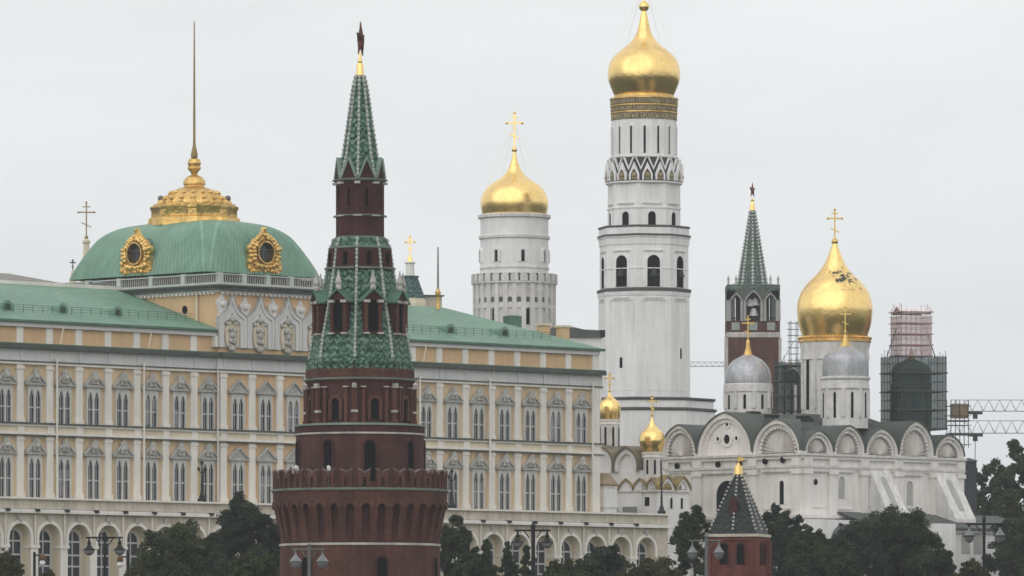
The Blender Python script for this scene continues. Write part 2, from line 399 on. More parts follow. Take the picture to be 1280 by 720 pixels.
# twin lancet windows
def lancet_notch(x, w_, z0, zt):
    h = w_*1.25; return [(x-w_/2, z0), (x-w_/2, zt-h), (x-w_*.30, zt-h*.45), (x, zt), (x+w_*.30, zt-h*.45), (x+w_/2, zt-h), (x+w_/2, z0)]
def window_meshes(ytop, ybot, ped_base, ped_top, block):
    z0, zt = zp(ybot), zp(ytop)
    zh = zt-.35
    fr = MB()
    pts = [(-1.22, z0), (-1.22, zp(ped_base)), (1.22, zp(ped_base)), (1.22, z0)]+lancet_notch(.56, .84, z0, zh)[::-1]+lancet_notch(-.56, .84, z0, zh)[::-1]
    fr.poly(pts, -.30, .05)
    pn = MB(); pn.box(-1.1, 1.1, -.05, .04, z0, zh+.1)
    sash = MB()
    zm = z0+(zh-z0)*.46
    for x in (-.56, .56):
        sash.box(x-.42, x+.42, -.16, -.055, zm-.09, zm+.09); sash.box(x-.035, x+.035, -.13, -.056, z0, zh-.5)
    bl = MB()
    zpb, zpt = zp(ped_base), zp(ped_top)
    pd = MB()
    pd.poly([(-1.6, zpb), (-1.6, zpb+.16), (0, zpt), (1.6, zpb+.16), (1.6, zpb)], -.42, .05)
    pd.ring([(-1.8, zpb+.02), (-1.8, zpb+.2), (0, zpt+.22), (1.8, zpb+.2), (1.8, zpb+.02)], [(-1.5, zpb+.03), (-1.5, zpb+.12), (0, zpt-.06), (1.5, zpb+.12), (1.5, zpb+.03)], -.66, -.1)
    pd.box(-1.8, 1.8, -.62, .04, zpb-.16, zpb)
    if block:
        pd.poly([(-.62, zpb+.3), (-.5, zpt-.25), (-.42, zpt+.18), (-.15, zpt+.42), (0, zpt+.55), (.15, zpt+.42), (.42, zpt+.18), (.5, zpt-.25), (.62, zpb+.3)], -.72, -.3)
        pd.ball((0, -.75, (zpb+zpt)/2+.15), .34, 8)
    out = []
    for nm, m_, mt in (('window', fr, SURR), ('pane', pn, GLASS), ('sash', sash, FRAMEW), ('pediment', pd, GREYST)):
        me = m_.mesh(nm); me.materials.append(mt); out.append(me)
    return out
WIN = {(r_, b_): window_meshes(*a, b_) for r_, a in (('u', (481.5, 527, 478, 463.5)), ('l', (567, 620.5, 565, 550.5))) for b_ in (True, False)}
BLM = {}
for r_, (a, c) in (('u', (490, 527)), ('l', (585, 620.5))):
    me = MB().box(-.98, -.13, -.075, -.052, zp(c)+.3, zp(a)).box(.15, .98, -.075, -.052, zp(c)+2.4, zp(a)).mesh('blind'); me.materials.append(BLIND); BLM[r_] = me
    me = MB().box(-.98, -.15, -.075, -.052, zp(c)+.1, zp(a)-1.5).box(.13, .5, -.075, -.052, zp(c)+.2, zp(a)).mesh('blind'); me.materials.append(BLIND); BLM[r_+'2'] = me
rb = random.Random(3)
for k in range(K0, K1+1):
    s = bs(k); pav = PVL < s < PVR
    for row in 'ul':
        ms = WIN[(row, not pav)]
        o = part('window', ms[0], None, palace, (s, -.4 if pav else 0, 0))
        part('pane', ms[1], None, o); part('sash', ms[2], None, o)
        part('pediment', ms[3], None, o)
        if rb.random() < .45: part('blind', BLM[row+('2' if rb.random() < .4 else '')], None, o)
# downpipes
for s in (bs(2)-BAY/2+.85, bs(5)-BAY/2+.85, PVL-.35, bs(15)-BAY/2+.9, bs(18)-BAY/2-.8, S1-1.7):
    b = MB(); b.tube((s, -.75, zp(622)), (s, -.75, zp(449)), .14); b.box(s-.2, s+.2, -.95, -.55, zp(449.4), zp(446))
    part('downpipe', b, PALE if s not in (PVL-.35,) else ENTAB, palace)
for s in (bs(2)-BAY/2+2.2, bs(5)-BAY/2+2.4, bs(15)-BAY/2+2.3):
    b = MB(); b.tube((s, -.55, zp(404)), (s-1.1, -1.1, zp(427.6)), .1); part('downpipe', b, CREAM, palace)
# wing roofs
TR, ZE, ZR = 19.2, Z(398.5, PD), 62.3
def roof_pts(a, b_): return a, b_
rl = MB(); rl.add([(SL, -.75, ZE), (PVL+.02, -.75, ZE), (PVL+.02, TR, ZR), (SL, TR, ZR), (SL, TR+12, ZR-4), (PVL+.02, TR+12, ZR-4)], [(0, 1, 2, 3), (3, 2, 5, 4)])
rl.add([(SL, -.75, ZE-.35), (PVL, -.75, ZE-.35), (PVL, -.75, ZE), (SL, -.75, ZE)], [(0, 1, 2, 3)])
part('roof', rl, COPPER_W, palace)
SH = 100.3
rr = MB(); rr.add([(PVR-.02, -.75, ZE), (S1+.7, -.75, ZE), (SH, TR, ZR), (PVR-.02, TR, ZR), (S1+.7, 2*TR, ZE), (PVR-.02, 2*TR, ZE)], [(0, 1, 2, 3), (1, 4, 2), (2, 4, 5, 3)])
rr.add([(PVR, -.75, ZE-.35), (S1+.7, -.75, ZE-.35), (S1+.7, -.75, ZE), (PVR, -.75, ZE)], [(0, 1, 2, 3)])
part('roof', rr, COPPER_W, palace)
def slope(t): return ZE+(ZR-ZE)*(t+.75)/(TR+.75)
for a, c in ((SL, PVL-.05), (PVR+.05, S1+.75)): part('eaves_edge', MB().box(a, c, -.92, -.72, ZE-.30, ZE+.02), COPPERD, palace)
rid = MB(); rid.box(SL, PVL-.2, TR-.2, TR+.25, ZR-.2, ZR+.42); part('ridge_coping', rid, PALE, palace)
for s0_, s1_ in ((SL, PVL-1.5), (PVR+1, S1-6)):      # snow rails
    b = MB(); n = int((s1_-s0_)/1.7)
    for i in range(n+1):
        s = s0_+i*1.7; b.tube((s, 3.2, slope(3.2)-.05), (s, 3.2, slope(3.2)+1.05), .045, 4)
    for h in (.4, .72, 1.02): b.tube((s0_, 3.2, slope(3.2)+h), (s1_, 3.2, slope(3.2)+h), .04, 4)
    part('snow_rail', b, COPPERD, palace)
# eyebrow dormers
def dormer(s, t=4.2):
    b = MB().poly(arch(1.45, 1.25, 8), 0, 4.2)
    o = part('dormer', b, COPPER, palace, (s, t, slope(t)-.12))
    part('frame', MB().ring(arch(1.75, 1.42, 8), arch(1.05, 1.0, 8), -.14, .1), COPPER, o)
    part('pane', MB().poly(arch(1.15, 1.05, 8), -.03, .1), GLASS, o)
def s_at(px, t):
    k = (px-640)/F; return (k*(PD+.70711*t)-PO[0]+.70711*t)/(.70711*(1-k))
for px in (9, 78, 147, 563, 630.5): dormer(s_at(px, 4.2))
GA = s_at(290.5, -.9)
# pavilion cornice, balustrade
def zq(y): return Z(y, 908)
b = MB(); b.box(PVL-.35, PVR+.35, -.75, PVB, zq(365), zq(362)); part('pavilion_frieze', b, ENTAB, palace)
b = MB(); b.box(PVL-.9, PVR+.9, -1.35, PVB+.5, zq(362), zq(358.2)); b.box(PVL-1.15, PVR+1.15, -1.6, PVB+.6, zq(358.2), zq(355.8)); part('pavilion_cornice', b, CORN, palace)
b = MB()
for i in range(int((PVR-PVL)/.8)): b.box(PVL+.3+i*.8, PVL+.62+i*.8, -.95, -.41, zq(367.4), zq(365))
part('dentils', b, PALE, palace); b = MB()
for i in range(int((PVB)/.8)): b.box(PVL-.55, PVL-.01, .1+i*.8, .42+i*.8, zq(367.4), zq(365))
part('dentils', b, PALE, palace)
b = MB()
b.box(PVL-.5, PVR+.5, -.9, PVB, zq(355.8), zq(352.6))
x0, x1, y0, y1 = PVL-.35, PVR+.35, -.75, PVB
b.box(x0, x1, y0, y0+.4, zq(342.8), zq(341.4)); b.box(x0, x0+.4, y0+.4, y1, zq(342.8), zq(341.4))
for i in range(6):
    s = x0+.5+(x1-x0-1)*i/5; b.box(s-.38, s+.38, y0-.08, y0+.5, zq(352.6), zq(340.6))
for i in range(1, 6):
    t = y0+.5+(y1-y0-1)*i/5; b.box(x0-.08, x0+.5, t-.38, t+.38, zq(352.6), zq(340.6))
BALM = mat('green_white_balustrade', (.50, .54, .50), .8, var=.12)
bal = part('balustrade', b, BALM, palace)
b = MB(); b.box(PVL+.15, PVR-.15, -.2, .1, zq(352.6), zq(344)); b.box(PVL+.15, PVL+.45, .1, PVB, zq(352.6), zq(344)); part('dark_gap_backing', b, IRON, palace)  # dark backing added so the gaps between the balusters read dark
b = MB()
for i in range(int((x1-x0)/.42)): b.box(x0+.2+i*.42, x0+.31+i*.42, y0+.12, y0+.28, zq(352.6), zq(343))
for i in range(int((y1-y0)/.42)): b.box(x0+.12, x0+.28, y0+.2+i*.42, y0+.31+i*.42, zq(352.6), zq(343))
part('baluster_row', b, GREYST, bal)
# pavilion gable arches with medallions and shields between
OG = [(1, 0), (.94, .07), (.86, .12), (.77, .165), (.58, .25), (.41, .35), (.28, .48), (.18, .65), (.08, .83)]
def ogee(w_, zs, zshould, ztop):
    L_ = [(-w_/2, zs)]+[(-w_/2*x, zshould+(ztop-zshould)*z) for x, z in OG]
    return L_+[(0, ztop)]+[(-x, z) for x, z in L_[::-1]]
zb_, zs_, zt_ = zq(434), zq(398), zq(367.2)
og_o = ogee(5.12, zb_, zs_+.1, zt_); og_i = ogee(4.4, zb_, zs_-.2, zt_-.9); og_m = ogee(3.1, zb_, zs_-.6, zt_-2.4)
gab = MB().ring(og_o, og_i, -.62, .05).ring(og_i, og_m, -.45, .04).mesh('gable_arch'); gab.materials.append(ENTAB)
gin = MB().poly(og_m, -.14, .03).mesh('niche'); gin.materials.append(PALE)
med = MB()
oc = [(1.18*math.cos(i*2*math.pi/20), 2.05*math.sin(i*2*math.pi/20)) for i in range(20)]; oi = [(x*.8, z*.84) for x, z in oc]
med.ring(oc, oi, -.42, -.1, True); med.poly(oi, -.24, -.1); med = med.mesh('medallion'); med.materials.append(CREAM)
orn = MB()
for (x, z, r_) in ((0, 2.25, .55), (-.35, .9, .42), (.3, .7, .4), (0, .1, .5), (-.25, -.7, .4), (.3, -.8, .42), (0, -1.75, .45), (-.75, -1.4, .3), (.75, -1.4, .3), (-.85, 1.6, .3), (.85, 1.6, .3)): orn.ball((x, -.3, z), r_, 8)
orn = orn.mesh('relief'); orn.materials.append(GREYST)
shd = MB(); shd.poly([(0, -1.5), (-.55, -.9), (-.75, -.1), (-1.0, .5), (-.45, .75), (-.2, 1.3), (0, 1.5), (.2, 1.3), (.45, .75), (1.0, .5), (.75, -.1), (.55, -.9)], -.3, .03); shd.ball((0, -.3, .1), .45, 8); shd.ball((0, -.1, 1.9), .3, 8)
shd = shd.mesh('shield'); shd.materials.append(MAGP)
edg = MB().ring([(x*1.01, z+.14) if z > zb_+.1 else (x*1.01, z) for x, z in og_o], og_o, -.72, .02).mesh('gable_flashing'); edg.materials.append(GREYST)
for k in range(8, 12):
    s = GA+(k-8)*BAY
    a = part('gable_arch', gab, None, palace, (s, -.4, 0)); part('gable_flashing', edg, None, a); part('niche', gin, None, a)
    m_ = part('medallion', med, None, palace, (s, -.55, zq(419))); part('relief', orn, None, m_)
for k in range(8, 13): part('shield', shd, None, palace, (GA+(k-8.5)*BAY+(.9 if k == 8 else 0), -.42, zq(381 if k == 8 else 384)))
for k in range(8, 13): part('gable_pedestal', MB().box(GA+(k-8.5)*BAY-.5, GA+(k-8.5)*BAY+.5, -.85, .04, zq(434), zq(421)), PALE, palace)
b = MB().lathe([(.6, 0), (.62, .2)], 16); i0 = 0
rv = MB(); rv.add([(PVL-.03, 6.3+.55*math.cos(i*math.pi/6), zq(385)+.6*math.sin(i*math.pi/6)) for i in range(12)], [tuple(range(12))]); part('round_vent', rv, DARK, palace)
b = MB(); b.tube((PVL-.25, 3.6, zq(367)), (PVL-.25, 3.6, zq(404)), .17); part('downpipe', b, CREAM, palace)
# domed roof of the pavilion
DC = (49.5, 16.6); DDC = ds(*DC)
def zd(y): return Z(y, DDC)
HA, HB = 10.6, 14.1
prf = spline([(155, 349), (148, 336), (137, 320), (127, 307), (116, 296), (100, 287.5), (82, 282.5), (53, 279), (30, 278)], 4)
dm = MB(); rings = []
for r_, y in prf:
    k_ = len(rings)/len(prf); rd_ = 1.0+3.0*k_; i = ((HA+HB)-(r_*(HA+HB)*.70711/155+.414*rd_)/.70711)/2; i = max(i, -.3); a, c = HA-i, HB-i
    rings.append((a, c, zd(y)))
def rrect(a, c, rad, m_=7):
    rad = min(rad, a*.9, c*.9); p = []
    for cx, cy, a0 in ((a-rad, -(c-rad), -90), (a-rad, c-rad, 0), (-(a-rad), c-rad, 90), (-(a-rad), -(c-rad), 180)):
        for k in range(m_+1): q = R(a0+90*k/m_); p.append((cx+rad*math.cos(q), cy+rad*math.sin(q)))
    o = []
    for i, (x, y) in enumerate(p):            # extra points along the straight sides
        o.append((x, y))
        if i % (m_+1) == m_:
            x2, y2 = p[(i+1) % len(p)]
            for k in range(1, 8): o.append((x+(x2-x)*k/8, y+(y2-y)*k/8))
    return o
dm = MB(); per = None
for k, (a, c, z) in enumerate(rings): 
    q = rrect(a, c, 1.0+3.0*k/len(rings)); dm.v += [(x, y, z) for x, y in q]; nq = len(q)
dm.f = [(k*nq+i, k*nq+(i+1) % nq, (k+1)*nq+(i+1) % nq, (k+1)*nq+i) for k in range(len(rings)-1) for i in range(nq)]+[tuple((len(rings)-1)*nq+i for i in range(nq))]
dm.sm = [True]*len(dm.f)
me = dm.mesh('dome_roof'); q = dm.v[:nq]; acc = [0]
for i in range(1, nq): acc.append(acc[-1]+math.dist(q[i], q[i-1]))
at = me.attributes.new('seam', 'FLOAT', 'POINT'); at.data.foreach_set('value', np.array(acc*len(rings), np.float32))
DOMEM = COPPER.copy(); DOMEM.name = 'seamed_dome_copper'; n_, l_ = DOMEM.node_tree.nodes, DOMEM.node_tree.links
an = n_.new("ShaderNodeAttribute"); an.attribute_name = 'seam'
k1 = n_.new("ShaderNodeMath"); k1.operation = 'MULTIPLY'; k1.inputs[1].default_value = 1/.8; l_.new(an.outputs["Fac"], k1.inputs[0])
k2 = n_.new("ShaderNodeMath"); k2.operation = 'FRACT'; l_.new(k1.outputs[0], k2.inputs[0])
k3 = n_.new("ShaderNodeMath"); k3.operation = 'LESS_THAN'; k3.inputs[1].default_value = .2; l_.new(k2.outputs[0], k3.inputs[0])
k4 = n_.new("ShaderNodeMath"); k4.operation = 'MULTIPLY_ADD'; k4.inputs[1].default_value = .30; k4.inputs[2].default_value = .95; l_.new(k3.outputs[0], k4.inputs[0])
bb = n_["Principled BSDF"]; sr = bb.inputs["Base Color"].links[0].from_socket; vx = n_.new("ShaderNodeVectorMath"); vx.operation = 'SCALE'
l_.new(sr, vx.inputs[0]); l_.new(k4.outputs[0], vx.inputs[3]); l_.new(vx.outputs[0], bb.inputs["Base Color"])
part('dome_roof', me, DOMEM, palace, (DC[0], DC[1], 0))
# gilded round dormers
def outline(n=56):
    base_ = [(0, 3.5), (.35, 2.75), (.9, 2.35), (1.25, 2.0), (1.9, 1.75), (2.2, 1.15), (2.75, .95), (3.0, .3), (2.65, -.35), (2.9, -1.2), (3.2, -1.9), (3.1, -2.6), (1.6, -2.75), (.6, -2.5), (0, -2.75)]
    full = base_+[(-x, z) for x, z in base_[1:-1]][::-1]
    an = sorted([(math.atan2(z, x), math.hypot(x, z)) for x, z in full]); A = np.array([a for a, _ in an]); Q = np.array([q for _, q in an])
    th = np.linspace(-math.pi, math.pi, n, endpoint=False)
    rad = np.interp(th, A, Q, period=2*math.pi)
    return [(q*math.cos(t), q*math.sin(t)) for q, t in zip(rad, th)], [(1.4*math.cos(t), 1.4*math.sin(t)) for t in th], th
oo, ii, th = outline()
lu = MB(); lu.ring(oo, ii, -.35, .35, True)
mid = [((a[0]*.45+b_[0]*.55), (a[1]*.45+b_[1]*.55)) for a, b_ in zip(oo, ii)]
lu.ring([(x*1.12, z*1.12) for x, z in ii], [(x*.98, z*.98) for x, z in ii], -.7, .1, True)
rl_ = random.Random(5)
for i in range(0, 56, 2):
    x, z = mid[i]; lu.ball((x, -.35, z), .30+.22*rl_.random(), 8); x, z = oo[i]; lu.ball((x*.92, -.3, z*.92), .22+.2*rl_.random(), 7)
lu = lu.mesh('gilded_dormer'); lu.materials.append(GOLDO)
lp = MB().lathe([(1.42, 0), (1.42, .05)], 28)
gl = MB().poly([(1.42*math.cos(i*math.pi/14), 1.42*math.sin(i*math.pi/14)) for i in range(28)], .02, .12).mesh('pane'); gl.materials.append(GLASS)
mu = MB().box(-.06, .06, -.06, .05, -1.4, 1.4).box(-1.4, 1.4, -.055, .05, .35, .47).mesh('glazing_bar'); mu.materials.append(LAMPG)
hd = MB().poly([(2.3*math.cos(i*math.pi/14), 2.2*math.sin(i*math.pi/14)) for i in range(28)], .3, 5.5).mesh('dormer_hood'); hd.materials.append(COPPERD)
for loc, rz in (((DC[0], DC[1]-HB+.1, Z(316, 918)), 0), ((DC[0]-HA+.1, DC[1], Z(317, 920)), R(-90))):
    o = part('gilded_dormer', lu, None, palace, loc, rz)
    for me in (gl, mu, hd): part(me.name.split('.')[0], me, None, o)
# gilded crown and flagpole
def lob(n_, amt, zlo): return lambda a, z: 1+amt*(abs(math.cos(n_*a/2))-.6)
cp = prof([(55, 284), (54, 279), (53, 274), (50, 272), (50, 264), (51.5, 262), (51.5, 259), (48, 258), (48, 256)], DDC, 0)
crn = MB().lathe(cp, 64, mod=lambda a, z: 1+.075*(1 if math.cos(8*a) > .1 else 0))
part('crown_base', crn, GOLDO, palace, (DC[0], DC[1], 0))
cp = spline(prof([(41, 257), (38, 251), (32, 244), (25, 238.5), (14, 234)], DDC, 0), 4)
crn = MB().lathe(cp, 64, mod=lambda a, z: 1+.03*math.cos(16*a))
for i in range(16):
    a = 2*math.pi*i/16
    for r_, y, q in ((43, 255, .5), (37, 249, .42), (30, 242, .36)): crn.ball((r_*DDC/F*math.sin(a), -r_*DDC/F*math.cos(a), zd(y)), q, 7)
part('crown_dome', crn, GOLDO, palace, (DC[0], DC[1], 0))
cp = prof([(12.5, 234), (12.5, 232), (14, 230.5), (14, 227), (11, 223), (9.5, 221), (5, 219), (3.5, 217.5), (5, 215), (8.5, 211), (8.5, 208.5), (7, 207.5), (8.3, 205), (8.3, 203), (7, 199.5), (3, 197)], DDC, 0)
part('crown_vase', MB().lathe(cp, 24), GOLDO, palace, (DC[0], DC[1], 0))
cp = prof([(4.2, 197), (4.4, 193), (3.3, 188), (2.2, 183), (1.6, 178), (1.5, 140), (1.1, 80), (.8, 40), (.8, 30), (.4, 26)], DDC, 0)
part('flagpole', MB().lathe(cp, 12, smooth=True), mat('tarnished_gilding', (.30, .21, .09), .45, .6, var=.2), palace, (DC[0], DC[1], 0))
for sgn in (-1, 1):
    b = MB(); q = sgn*42*DDC/F/1.414
    b.tube((q, -q, zd(258)), (q, -q, zd(250)), .06); b.ball((q, -q, zd(248)), .42, 10); part('floodlight', b, LAMPG, palace, (DC[0], DC[1], 0))
# arcade of the lower terrace
TA, SA = -3.0, 123.6
zl0 = zp(623); 
b = MB(); b.box(SL, SA, TA, 0, 12, 12.5); b.box(SL, SA, TA, 1.0, zp(636), zp(624)); part('terrace', b, BEIGE, palace)
b = MB(); b.box(SL, SA+.3, TA-.45, TA+.6, zp(624), zp(621.6)); part('parapet_coping', b, PALE, palace)
b = MB(); b.box(SL, SA+.35, TA-.75, TA+.3, zp(641.5), zp(638)); part('arcade_cornice', b, PALE, palace)
b = MB(); b.box(SL, SA+.3, TA-.55, TA+.1, zp(638), zp(636.6)); part('cornice_flashing', b, ENTAB, palace)
b = MB(); b.box(SL, SA, TA+1.3, -.02, 12, zp(637)); b.box(S1-2, SA-.02, 3, 4, 12, zp(624)); part('arcade_back_wall', b, CREAM, palace)
zsp, zat = zp(681), zp(654.5)
aw = 3.75
bayp = [(-BAY/2, 12), (-BAY/2, zp(640)), (BAY/2, zp(640)), (BAY/2, 12)]+arch(aw, zat-12, 14, 0, 12)[::-1]
ab = MB().poly(bayp, TA, TA+1.28).mesh('arcade_bay'); ab.materials.append(BEIGE)
av = MB(); av.ring(arch(aw+.84, zat+.42-zsp, 16, 0, zsp), arch(aw, zat-zsp, 16, 0, zsp), TA-.28, TA+.06); av = av.mesh('archivolt'); av.materials.append(PALE)
pc = MB(); 
for x in (-BAY/2, ): pc.box(x-.82, x+.82, TA-.3, TA+1.3, zp(685), zp(681)); pc.box(x-.6, x+.6, TA-.18, TA+.05, 12, zp(685))
pc = pc.mesh('pier'); pc.materials.append(PALE)
ks = MB().poly([(-.26, zat+.2), (-.42, zat+1.05), (.42, zat+1.05), (.26, zat+.2)], TA-.34, TA).mesh('keystone'); ks.materials.append(GREYST)
rp = MB().tube((-BAY/2, TA-.3, zsp), (-BAY/2, TA-.3, zp(641.5)), .10, 6).mesh('rain_pipe'); rp.materials.append(PALE)
hp = MB().box(-BAY/2-.32, -BAY/2+.32, TA-.95, TA, zp(639.5), zp(636)).mesh('rainwater_head'); hp.materials.append(IRON)
rv_ = MB().ring(arch(aw-.002, zat-12, 14, 0, 12), arch(aw-.12, zat-12-.06, 14, 0, 12), TA+.12, TA+1.27).mesh('reveal'); rv_.materials.append(CREAM)
aw_ = MB()
awp = arch(2.5, zp(663)-12, 12, 0, 12); 
awf = MB().ring(arch(2.9, zp(661)-12, 12, 0, 12), awp, TA+1.12, TA+1.4)
for zz in (zp(676), zp(693), zp(707)): awf.box(-1.25, 1.25, TA+1.16, TA+1.27, zz-.11, zz+.11)
awf.box(-.09, .09, TA+1.165, TA+1.265, 12, zp(664))
awf = awf.mesh('window'); awf.materials.append(FRAMEW)
awg = MB().poly(awp, TA+1.25, TA+1.4).mesh('pane'); awg.materials.append(GLASS)
for k in range(K0, 24):
    s = bs(k)
    if s+BAY/2 > SA+.6: break
    o = part('arcade_bay', ab, None, palace, (s, 0, 0))
    for me in (av, ks, rp, pc, hp, rv_): part(me.name.split('.')[0], me, None, o)
    o = part('window', awf, None, palace, (s, 0, 0)); part('pane', awg, None, o)
b = MB(); b.box(bs(23)+BAY/2-.02, SA, TA, TA+3, 12, zp(640)); part('arcade_pier', b, BEIGE, palace)

# building behind the left wing
o = thing('rear_range', 'long grey-brown ribbed roof showing behind the left palace wing', 'building', (PO[0], PO[1], 0), R(45))
b = MB(); b.box(SL-4, 30, 34, 46, 18, 63); part('wall', b, BEIGE, o)
b = MB(); b.add([(SL-6, 31, Z(353, 905)), (42, 31, Z(353, 925)-.2), (36, 40, Z(338, 905)+1.4), (SL-6, 40, Z(338, 905)+1.4), (SL-6, 48, 62), (36, 48, 62)], [(0, 1, 2, 3), (3, 2, 5, 4)]); part('roof', b, seams(mat('grey_brown_roof', (.27, .255, .24), .8, var=.25, scale=.9, fine=.2), .8, 0), o)
# chimneys on the right wing
for px, y0, y1, w_, lab in ((679.5, 407, 424, 17, 'smaller ochre chimney stack on the right palace roof'), (703.5, 409.5, 429, 17.5, 'larger ochre chimney stack with a pale side beside the first on the palace roof')):
    d = 966; q = w_*d/F/1.45
    o = thing('chimney', lab, 'chimney', (X(px, d), d, Z(y1, d)-1.2), R(38), 'chimneys on the palace roof')
    h = Z(y0, d)-o.location.z
    part('shaft', MB().box(-q/2, q/2, -q/2, q/2, 0, h), ORANGE, o); part('cap', MB().box(-q/2-.2, q/2+.2, -q/2-.2, q/2+.2, h, h+.3), CREAM, o)
o = thing('roof_cabin', 'small dark green sheet metal cabin on the palace roof before the white belfry', 'roof cabin', (X(640.5, 968), 968, Z(417, 968)), R(30))
q = 17*968/F; h = Z(397, 968)-o.location.z
part('wall', MB().box(-q/2, q/2, -q/2, q/2, 0, h), COPPERD, o); part('roof', MB().lathe([(q*.74, h), (q*.74, h+.15), (q*.4, h+.35)], 4, ph=R(45)), COPPERD, o)

# ================================================================== CROSSES AND DOMES
def domed(parent, prof_px, d, z0, c=(0, 0), m=GOLD, name='dome', n=64, k=5):
    return part(name, MB().lathe(spline(prof(prof_px, d, z0), k), n), m, parent, (c[0], c[1], 0))
def cross_part(parent, px_h, d, z0, ybase, c=(0, 0), ballr=3.5, m=GOLDR, rz=0, t=1.6, w=None):
    o = part('cross', cross_mb(px_h*d/F, t*d/F, (w or px_h*.44)*d/F), m, parent, (c[0], c[1], Z(ybase, d)-z0), rz)
    if ballr: part('orb', MB().ball((0, 0, 0), ballr*d/F, 14), m, o)
    return o

# palace church: its cross, green tower and pole behind the roofs
d = 955
o = thing('chapel_cross', 'tall gilded cross on a tapering pedestal left of the green dome', 'cross', base(108, d)); z0 = gz(d)
part('pedestal', MB().lathe(prof([(12, 470), (8, 348), (5.5, 330), (4.2, 318), (3.5, 305), (5, 303.5), (5, 301), (2.2, 299), (2, 297)], d, z0), 20), CREAM, o)
cross_part(o, 44, d, z0, 297, ballr=2.6, m=mat('weathered_cross_gilding', (.34, .25, .12), .5, .5, var=.2), t=1.6, w=20)
o = thing('chapel_cross', 'tiny dark cross at the left foot of the green dome', 'cross', base(91, 962)); z0 = gz(962)
part('pedestal', MB().lathe(prof([(9, 460), (4, 350), (2, 340), (1.2, 338)], 962, z0), 12), CREAM, o)
cross_part(o, 13, 962, z0, 338, ballr=0, m=IRON, t=1.2)
d = 968; z0 = gz(d)
o = thing('chapel_tower', 'small green tent roofed turret with white neck and gilded cross', 'tower', base(512.5, d))
part('base_wall', MB().lathe(prof([(22, 480), (22, 380), (20, 372)], d, z0), 8, ph=R(22)), CREAM, o)
part('tent_roof', MB().lathe(prof([(21, 373), (19.5, 370), (10.5, 347), (12, 346.5), (12, 345)], d, z0), 8, ph=R(22)), TILEB, o)
part('neck', MB().lathe(prof([(5.6, 345), (5.2, 330), (7, 329), (7, 327.5), (4, 327)], d, z0), 20), WARMWHITE, o)
part('finial', MB().lathe(prof([(5, 328), (3, 324), (1.6, 320)], d, z0), 16), GOLD, o)
cross_part(o, 24, d, z0, 320, ballr=1.6, t=1.8, w=11, m=GOLD)
o = thing('roof_parapet', 'low brown and grey parapet block on the roof behind the turret', 'parapet', (X(525, 975), 975, 30), R(20))
b = MB(); q = 23*975/F; b.box(-q, q, -2, 2, 0, Z(371, 975)-30); part('wall', b, BEIGE, o); part('coping', MB().box(-q-.3, q+.3, -2.3, 2.3, Z(371, 975)-30, Z(369.5, 975)-30), BRONZE, o)
o = thing('flagpole', 'thin bare pole with a gilded foot on the right palace roof', 'flagpole', (X(547.5, 962), 962, Z(386, 962)))
z0 = o.location.z
part('foot', MB().lathe(prof([(3, 386), (2.2, 372), (3.6, 368), (3.6, 365), (1.6, 361)], 962, z0), 14), GOLDO, o)
part('pole', MB().lathe(prof([(1.3, 362), (.8, 309)], 962, z0), 8), LAMPG, o)

# ================================================================== BELFRY WITH THE LOWER GOLD DOME
d = 1085; z0 = gz(d); B = thing('belfry', 'white cylindrical belfry with a low gold dome behind the palace roof', 'bell tower', base(643, d))
P = lambda pts: prof(pts, d, z0)
part('lower_wall', MB().lathe(P([(49.5, 640), (49.5, 352)]), 64), OLDWHITE, B)
for y0, y1, r_ in ((387, 383, 51.5), (352.5, 350.5, 51), (337, 335, 43.6), (299, 296, 44.5), (273, 269.5, 45.5)): part('ring_cornice', MB().lathe(P([(r_-2, y0+1.2), (r_, y0), (r_, y1), (r_-1.5, y1-.8)]), 64), OLDWHITE, B)
part('drum', MB().lathe(P([(42.5, 352), (42.5, 270)]), 64), PLASTER, B)
pil = MB().box(-.38, .38, -.32, .2, Z(420, d)-z0, Z(352, d)-z0).mesh('pilaster'); pil.materials.append(OLDWHITE)
kk = MB(); kk.poly(arch(1.75, 1.35, 8, 0, 0, .3), -.5, .3); kk = kk.mesh('kokoshnik'); kk.materials.append(OLDWHITE)
for i in range(28):
    a = 2*math.pi*i/28; rr_ = 49.5*d/F
    part('pilaster', pil, None, B, (rr_*math.sin(a), -rr_*math.cos(a), 0), a)
    a += math.pi/28
    part('kokoshnik', kk, None, B, (rr_*math.sin(a), -rr_*math.cos(a), Z(356, d)-z0), a)
    if i % 1 == 0: part('shell_niche', MB().poly(arch(.9, .8, 6), -.06, .1) if i == 0 else bpy.data.meshes['shell_niche'], SLATE if i == 0 else None, B, ((rr_)*math.sin(a), -(rr_)*math.cos(a), Z(386.5, d)-z0+.9), a)
cap = MB().poly([(-.9, 0), (-.75, .8), (-.9, 1.25), (0, 1.0), (.9, 1.25), (.75, .8), (.9, 0)], -.42, .2).mesh('crenel'); cap.materials.append(SLATE)
cap2 = MB().poly([(-.62, 0), (-.62, .9), (-.35, 1.25), (0, 1.35), (.35, 1.25), (.62, .9), (.62, 0)], -.50, .1).mesh('crenel_arch'); cap2.materials.append(OLDWHITE)
for i in range(28):
    a = 2*math.pi*i/28
    o = part('crenel_roof', cap, None, B, (50*d/F*math.sin(a), -50*d/F*math.cos(a), Z(353.5, d)-z0), a); part('crenel_arch', cap2, None, o)
for i in range(8):
    a = R(14+45*i); arch_window(B, a, 42.4*d/F, Z(329, d)-z0, .62, 1.9, fw=.42, fd=.3, frame=PLASTER)
for i, a in enumerate((-30, 20, 65)): arch_window(B, R(a), 49.6*d/F, Z(408, d)-z0, .8, 2.6, fw=.2, fd=.1, frame=None)
